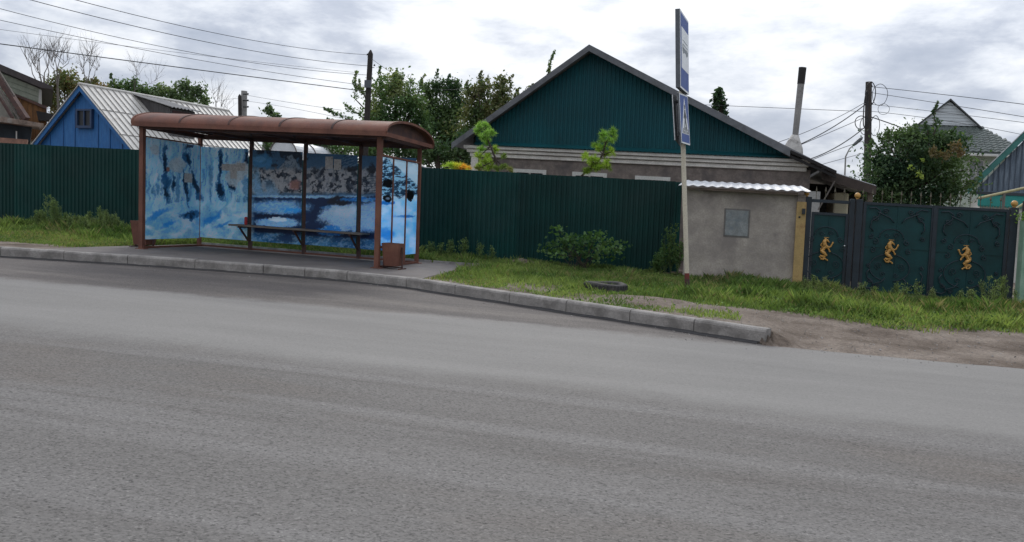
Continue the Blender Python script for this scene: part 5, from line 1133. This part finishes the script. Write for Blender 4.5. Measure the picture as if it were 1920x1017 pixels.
# young pines peeping over the fence
def pine(label, stem, clumps, pal, extra=()):
    Y = 19.3; base = P(stem[0][0], stem[0][1], Y); base.z = .1; t = thing('young_pine', label, 'pine', base, 'young pines between the green fence and the house'); b = B()
    pts = [base] + [P(x, y, Y) for x, y in stem]; b.tube(pts, [.05] + [.032 - .02 * i / len(stem) for i in range(len(stem))], 6); V = []; T = []
    for i, (x, y, r) in enumerate(clumps):
        c = P(x, y, Y + random.uniform(-.15, .15)); R = r * Y / F; j = min(range(1, len(pts)), key=lambda q: (pts[q] - c).length); b.tube([pts[j], c], [.013, .008], 5)
        nb = 9 if r > 7 else 6
        for k_ in range(nb):
            d = Vector((random.gauss(0, 1), random.gauss(0, 1), random.gauss(.5, .8))).normalized(); tip = c + d * R * random.uniform(.3, 1.); b.tube([c, tip], [.007, .004], 4); n = 42
            u = rng.uniform(.1, 1.0, n)[:, None]; o = np.array(c) + u * np.array(tip - c); dd = rng.normal(0, 1, (n, 3)) + np.array(d) * 1.2; dd /= np.linalg.norm(dd, axis=1)[:, None]; s_ = np.cross(dd, rng.normal(0, 1, (n, 3))); s_ /= np.linalg.norm(s_, axis=1)[:, None]; L_ = rng.uniform(.06, .13, n)[:, None]
            V.append(np.stack([o - s_ * .006, o + s_ * .006, o + dd * L_], 1).reshape(-1, 3)); a = np.array(pal[min(i * len(pal) // len(clumps), len(pal) - 1)]); T.append(a * rng.uniform(.6, 1.4, (n, 1)))
    b.build('trunk', BARK, t); quick_mesh('needles', np.concatenate(V), 3, LEAF, t, tint=np.concatenate(T))
k4 = lambda x, y, r=9: (820 + x / 3.179, 60 + y / 3.179, r)
PG = [(.13, .21, .05), (.20, .26, .05), (.30, .29, .055), (.40, .27, .06)]
pine('young pine with a tall bright tip at the left corner of the house cornice', [(935, 330), (930, 300), (920, 275), (912, 255), (906, 240)],
     [k4(255, 570, 11), k4(290, 565, 9), k4(240, 600, 9), k4(285, 610, 11), k4(265, 640, 9), k4(330, 605, 8), k4(300, 655, 8), k4(265, 705, 9), k4(245, 745, 9), k4(300, 745, 8), k4(345, 705, 8), k4(285, 780, 10), k4(320, 775, 8), k4(260, 810, 10), k4(310, 815, 9), k4(400, 745, 7), k4(395, 805, 8), k4(350, 815, 7), k4(435, 825, 6), k4(240, 815, 7)], [PG[0]] * 3 + [PG[1]] * 3 + [(.11, .15, .04), (.14, .15, .05)])
pine('low yellowish young pine leaning on the fence top left of the tall-tipped one', [(872, 330), (868, 318), (850, 314), (835, 314)],
     [k4(50, 810, 7), k4(75, 805, 9), k4(100, 812, 9), k4(125, 805, 9), k4(150, 815, 9), k4(178, 815, 9), k4(120, 825, 8), k4(175, 835, 6)], [PG[1], PG[2], PG[3], PG[2]])
pine('young pine leaning right in front of the middle of the house wall', [(1085, 335), (1100, 322), (1118, 308), (1130, 290), (1136, 268), (1146, 252)],
     [k4(1042, 600, 9), k4(1000, 612, 9), k4(985, 625, 8), k4(1045, 625, 9), k4(1030, 650, 10), k4(985, 655, 10), k4(945, 685, 9), k4(985, 690, 9), k4(1040, 715, 9), k4(1010, 735, 9), k4(960, 700, 7), k4(880, 745, 9), k4(900, 765, 9), k4(940, 765, 9), k4(1010, 785, 9), k4(975, 800, 9), k4(920, 800, 9), k4(945, 815, 8), k4(890, 835, 8), k4(1020, 805, 7)], [PG[0], PG[0], PG[1], PG[1], (.12, .17, .03)])

# ------------------------------------------------------------------ grass: one uncountable mass
edge_px = [(1000, 560), (1160, 570), (1300, 560), (1400, 585), (1550, 600), (1700, 620), (1920, 628)]
ex = [PZ(*p, .17) for p in edge_px]; exx = [e.x for e in ex]; exy = [e.y for e in ex]
def grass_mask(x, y):
    n = fbm(x * 1.1, y * 1.1, 300, 4); n2 = fbm(x * 3.3, y * 3.3, 310, 3); d = np.zeros(len(x)); h = np.full(len(x), .1)
    off = y - kerb_y(x)
    L_ = x < -11.3; e = ss(12.6, 13.3, y + .8 * (n - .5)) * L_; e = e * (1 - .8 * ss(-13.8, -15.2, x) * (1 - ss(14.6, 15.6, y + .6 * (n - .5)))); d = np.maximum(d, e); h = np.where(L_, .04 + .13 * ss(13.2, 16.0, y) * ss(-18.5, -16.5, x) * (.4 + n), h)
    Bk = (x >= -11.3) & (x < -4.9) & (y > 16.12); d = np.where(Bk, .9, d); h = np.where(Bk, .05 + .11 * n, h)
    R = (x >= -5.1) & ((y > 16.3) | (x > -4.5)); yr = np.interp(x, [-4.6, -3.2, -2.0, -1.2, -.5, .3, 1.4, 2.3, 3.8, 9], [12.4, 11.7, 11.2, 11.1, 11.5, 11.8, 11.75, 11.3, 11.6, 12.0])
    er = ss(-.1, .5, y - yr + .9 * (n - .5)) * R * (off > .25); patch = 1 - .85 * ss(.50, .58, fbm(x * 1.4 + 7, y * 1.1, 320, 4)) * (x < -.4) * (y < 14.5)
    d = np.where(R, er * patch, d); lush = ss(-.9, .3, x) ; hh = (.03 + .11 * n * ss(0, 2.0, y - yr)) * (1 - lush) + lush * (.05 + .15 * n * ss(.1, 1.2, y - yr)) * (1 - .62 * ss(1.9, 2.6, x) * ss(14.6, 15.6, y)); h = np.where(R, hh, h)
    thin = R & (x > -4.6) & (x < .3) & (off > .18) & (off < 3); d = np.where(thin, np.maximum(d, .5 * ss(.52, .62, n)), d)
    for mx_, my_, mh, rx, ry in MOUNDS: d = d * (1 - .9 * np.exp(-((x - mx_) / (rx * 1.3))**2 - ((y - my_) / (ry * 1.3))**2))
    soft = ((y > 18.15) & (x < -.8)) | ((x > -.75) & (x < 1.7) & (y > 17.25)) | ((y > 17.2) & (x > 1.5)); d = np.where(soft, 0, d)
    plat = (x < -4.62) & (x > -11.38) & (y < 16.2); d = np.where(plat, 0, d)
    n3 = fbm(x * 7, y * 7, 350, 2); return d, h * (.3 + .8 * n2 + .4 * n3 + .8 * ss(.52, .72, fbm(x * 2.2, y * 2.2, 360, 3)))
N = 360000; x = rng.uniform(-19.5, 8.5, N); y = rng.uniform(10.4, 18.2, N); d, h = grass_mask(x, y); keep = rng.random(N) < d; x, y, h = x[keep], y[keep], h[keep]
n = len(x); z = ground_z(x, y) - .005; yaw = rng.uniform(0, 2*np.pi, n); wd = rng.uniform(.004, .009, n); ln = h * rng.uniform(.5, 1.25, n) + .015; lean = rng.uniform(.1, .8, n) * ln; la = rng.uniform(0, 2*np.pi, n)
dx, dy = np.cos(yaw) * wd, np.sin(yaw) * wd; lx, ly = np.cos(la) * lean, np.sin(la) * lean
V = np.empty((n, 4, 3)); V[:, 0] = np.stack([x - dx, y - dy, z], 1); V[:, 1] = np.stack([x + dx, y + dy, z], 1); V[:, 2] = np.stack([x + dx * .8 + lx * .4, y + dy * .8 + ly * .4, z + ln * .6], 1); V[:, 3] = np.stack([x + lx, y + ly, z + ln], 1)
pc = np.stack([x, y, x * 0], 1); kk = np.clip((fbm(x * .9, y * .9, 330, 4) - .3) * 2.2 + rng.normal(0, .2, n), 0, 1)[:, None]
g0, g1 = np.array([.085, .145, .04]), np.array([.27, .34, .11]); dry = rng.random(n) < .06 + .30 * ss(.5, .7, fbm(x * .8, y * .8, 370, 4)); tc_ = (g0 * (1 - kk) + g1 * kk) * rng.uniform(.7, 1.3, (n, 1)); tc_[dry] = np.array([.30, .26, .14]) * rng.uniform(.6, 1.1, (dry.sum(), 1))
quick_mesh('grass', V.reshape(-1, 3), 4, GRASSM, tint=tc_, kind='stuff', label='rough green grass along the fence, hut and gate', category='grass')
# low broad-leaved ground cover mixed into the grass
N = 130000; x = rng.uniform(-19, 8, N); y = rng.uniform(10.4, 18.1, N); d, h = grass_mask(x, y); cl = fbm(x * 1.6, y * 1.6, 340, 4); keep = rng.random(N) < d * (.15 + .85 * ss(.38, .55, cl)); x, y, h = x[keep], y[keep], h[keep]; n = len(x)
C = np.stack([x, y, ground_z(x, y) + h * rng.uniform(.15, .95, n)], 1); tt = tints(C, [(.06, .12, .035), (.11, .19, .05), (.18, .27, .09)], 1.5); fl = rng.random(n) < .035; tt[fl] = (.45, .47, .38)
sz = np.where(fl, .013, rng.uniform(.02, .05, n)) ; quick_mesh('ground_cover', leaf_quads(C, sz, flat=.3, aspect=.6), 4, GRASSM, tint=tt, kind='stuff', label='small broad-leaved weeds spreading through the grass', category='weeds')

# tall single weeds
def weed(x, y, h, label, group, pal, spread=.35, leaf=.05, nb=12, dens=15, name='tall_weed', asp=.24, lean=(0, 0)):
    z = float(ground_z(x, y)); base = Vector((x, y, z)); t = thing(name, label, 'weed', base, group); b = B(); C = []
    for s_ in range(random.choice((3, 4, 5, 6))):
        top = base + Vector((random.uniform(-.14, .14) * h + lean[0] * h, random.uniform(-.1, .1) * h, h * random.uniform(.86, 1.06))); mid = base.lerp(top, .5) + Vector((random.uniform(-.03, .03), 0, 0)); b.tube([base, mid, top], [.007, .005, .002], 5)
        for i in range(nb):
            u = random.uniform(.12, .97); o = base.lerp(top, u); L_ = spread * .8 * h * (1.08 - u) * random.uniform(.5, 1.2) + .02; a = random.uniform(0, 6.28); e_ = o + Vector((math.cos(a) * L_, math.sin(a) * L_, L_ * random.uniform(1., 2.2))); b.tube([o, e_], [.003, .0015], 3)
            n = max(4, int(dens * (L_ + .04) / .14)); q = rng.uniform(.15, 1.05, n)[:, None]; C.append(np.array(o) + q * np.array(e_ - o) + rng.normal(0, leaf * .3, (n, 3)))
        n = dens; q = rng.uniform(.1, 1.03, n)[:, None]; C.append(np.array(base) + q * np.array(top - base) + rng.normal(0, leaf * .4, (n, 3)))
    C = np.concatenate(C); b.build('stem', sm('weed_stem', (.09, .12, .04), .8, .2, 9) if 'weed_stem' not in bpy.data.materials else bpy.data.materials['weed_stem'], t); quick_mesh('leaves', leaf_quads(C, leaf, up=-.5, aspect=asp), 4, GRASSM, t, tint=tints(C, pal, 3)); return t
PW = [(.13, .21, .08), (.19, .27, .11), (.27, .34, .15)]
lw = 'tall weeds along the left end of the green fence'
def wp(px, pyb): q = PZ(px, pyb, .16); return q.x, q.y
for px, pyt, lab in ((95, 368, 'tallest feathery weed in the patch left of the shelter'), (112, 385, 'second tallest feathery weed, just right of the tallest'), (72, 395, 'weed just left of the tallest feathery weed'), (124, 398, 'weed with a thin tip on the right shoulder of the tall clump'),
                     (62, 408, 'short weed at the left foot of the tall clump'), (140, 405, 'weed in the middle of the patch, lower than its neighbours'), (170, 398, 'narrow weed left of the second weed clump by the shelter'), (192, 390, 'tallest weed of the clump nearest the shelter'),
                     (203, 402, 'weed between the second clump and the left bin'), (213, 402, 'thin weed close to the left bin of the shelter'), (228, 416, 'short weed right beside the left bin'), (50, 412, 'lowest weed at the left end of the patch'), (154, 405, 'weed just right of the middle of the left patch'), (182, 410, 'small weed under the second clump')):
    yy = random.uniform(16.0, 17.4); q = P(px, pyt, yy); weed(q.x, yy, q.z - .17, lab, lw, PW, spread=.24, leaf=.04, nb=16, asp=.22)
gw_ = 'tall weeds in front of the gate'
for px, pyt, lab in ((1548, 520, 'weed before the wicket door'), (1618, 530, 'thin weed before the post between wicket and gate leaf'), (1640, 538, 'small weed just right of the wide gate post'), (1680, 534, 'weed below the lion on the left gate leaf'), (1700, 530, 'arching weed before the left gate leaf'), (1722, 532, 'wispy weed before the middle of the gate'),
                     (1748, 545, 'weed at the meeting line of the two gate leaves'), (1800, 548, 'wispy weed before the right gate leaf'), (1822, 545, 'weed just left of the tallest weed before the gate'), (1848, 528, 'tallest weed, before the right gate leaf'), (1862, 520, 'weed with a slim tip near the right gate post'), (1882, 522, 'weed before the right gate post'),
                     (1905, 545, 'weed before the pale green wall'), (1512, 522, 'weed at the foot of the ochre board'), (1530, 518, 'weed between the ochre board and the wicket'), (1870, 540, 'low weed left of the right gate post')):
    yy = random.uniform(14.6, 16.4); q = P(px, pyt, yy); weed(q.x, yy, q.z - .16, lab, gw_, [(.17, .24, .09), (.25, .31, .13), (.34, .37, .2)], spread=.30, leaf=.045, nb=9, dens=9, asp=.18)
fw = 'weeds at the corner of the green fence and the hut'
for px, pyt, lab in ((1262, 422, 'tallest slender weed at the corner of fence and hut'), (1250, 440, 'weed left of the slender corner weed'), (1232, 470, 'bushy weed at the fence foot left of the hut'), (1272, 450, 'weed against the left edge of the hut'), (1240, 458, 'leafy weed between the bushy one and the corner')):
    yy = random.uniform(16.9, 17.7); q = P(px, pyt, yy); weed(q.x, yy, q.z - .2, lab, fw, [(.06, .12, .04), (.09, .16, .05), (.13, .2, .07)], spread=.3, leaf=.05, nb=10, dens=11, asp=.45)
for i, px in enumerate((808, 826, 845, 868, 900, 925, 515, 545, 600, 645)):
    yy = 17.6 if px > 700 else 17.0; q = P(px, 470 if px > 700 else 462, yy); weed(q.x, yy, random.uniform(.32, .5), 'low weed at the foot of the green fence', 'low weeds at the foot of the green fence', PW[:2] + [(.08, .15, .05)], leaf=.045, nb=8, dens=9, asp=.4)
# burdock-like shrub by the fence
b_ = PZ(1088, 488, .2); yy = 17.3; cc = P(1088, 470, yy)
t = thing('broadleaf_shrub', 'low broad-leaved shrub spreading against the green fence above reddish soil mounds', 'shrub', (cc.x, yy, .2)); b = B(); C = []
for px, py in [(1025, 468), (1038, 460), (1052, 452), (1066, 450), (1080, 446), (1046, 432), (1095, 448), (1110, 442), (1122, 440), (1135, 452), (1148, 456), (1160, 464), (1060, 465), (1085, 462), (1110, 460), (1130, 468), (1150, 478), (1075, 478), (1100, 476), (1045, 478), (1120, 482)]:
    e_ = P(px, py, yy + random.uniform(-.5, .4)); base = Vector((cc.x + random.uniform(-.25, .25), yy, .2)); md = base.lerp(e_, .55) + Vector((0, 0, .12)); b.tube([base, md, e_], [.008, .006, .003], 5)
    C.append(np.array(e_) + rng.normal(0, 1, (34, 3)) * np.array([.10, .12, .055])); u = rng.uniform(.3, 1, 12)[:, None]; C.append(np.array(md) + u * np.array(e_ - md) + rng.normal(0, .05, (12, 3)))
b.build('stems', BARK, t); C = np.concatenate(C); quick_mesh('leaves', leaf_quads(C, .085, aspect=.75, flat=.4), 4, GRASSM, t, tint=tints(C, [(.05, .11, .04), (.09, .17, .06), (.14, .23, .09)], 3))
# small tuft on the pale green wall
t = thing('wall_plant', 'small bright green tuft growing over the left top corner of the pale green wall', 'plant', (5.45, 17.1, 1.74)); C = np.array([5.44, 17.08, 1.80]) + rng.normal(0, 1, (110, 3)) * np.array([.09, .07, .055])
b = B()
for i in range(8): b.tube([(5.47, 17.1, 1.72), tuple(C[i])], [.004, .002], 4)
b.build('stems', BARK, t); quick_mesh('leaves', leaf_quads(C, .05, aspect=.7), 4, GRASSM, t, tint=tints(C, [(.12, .22, .05), (.2, .3, .08)], 3))
S.render.resolution_x = 1024; S.render.resolution_y = 542; S.render.film_transparent = False
# extra feathery weeds filling the left patch
for px, pyt, lab in ((80, 392, 'feathery weed at the left edge of the tallest one'), (104, 378, 'slim weed rising between the two tallest weeds'), (132, 402, 'ragged weed right of the shoulder of the tall clump'), (162, 404, 'ragged weed midway between the two weed clumps'),
                     (198, 396, 'forked weed in the clump nearest the shelter'), (222, 408, 'narrow weed just left of the left bin'), (40, 418, 'lone low weed near the left edge of the photo')):
    yy = random.uniform(15.8, 17.0); q = P(px, pyt, yy); weed(q.x, yy, q.z - .17, lab, lw, PW, spread=.24, leaf=.04, nb=18, asp=.22)
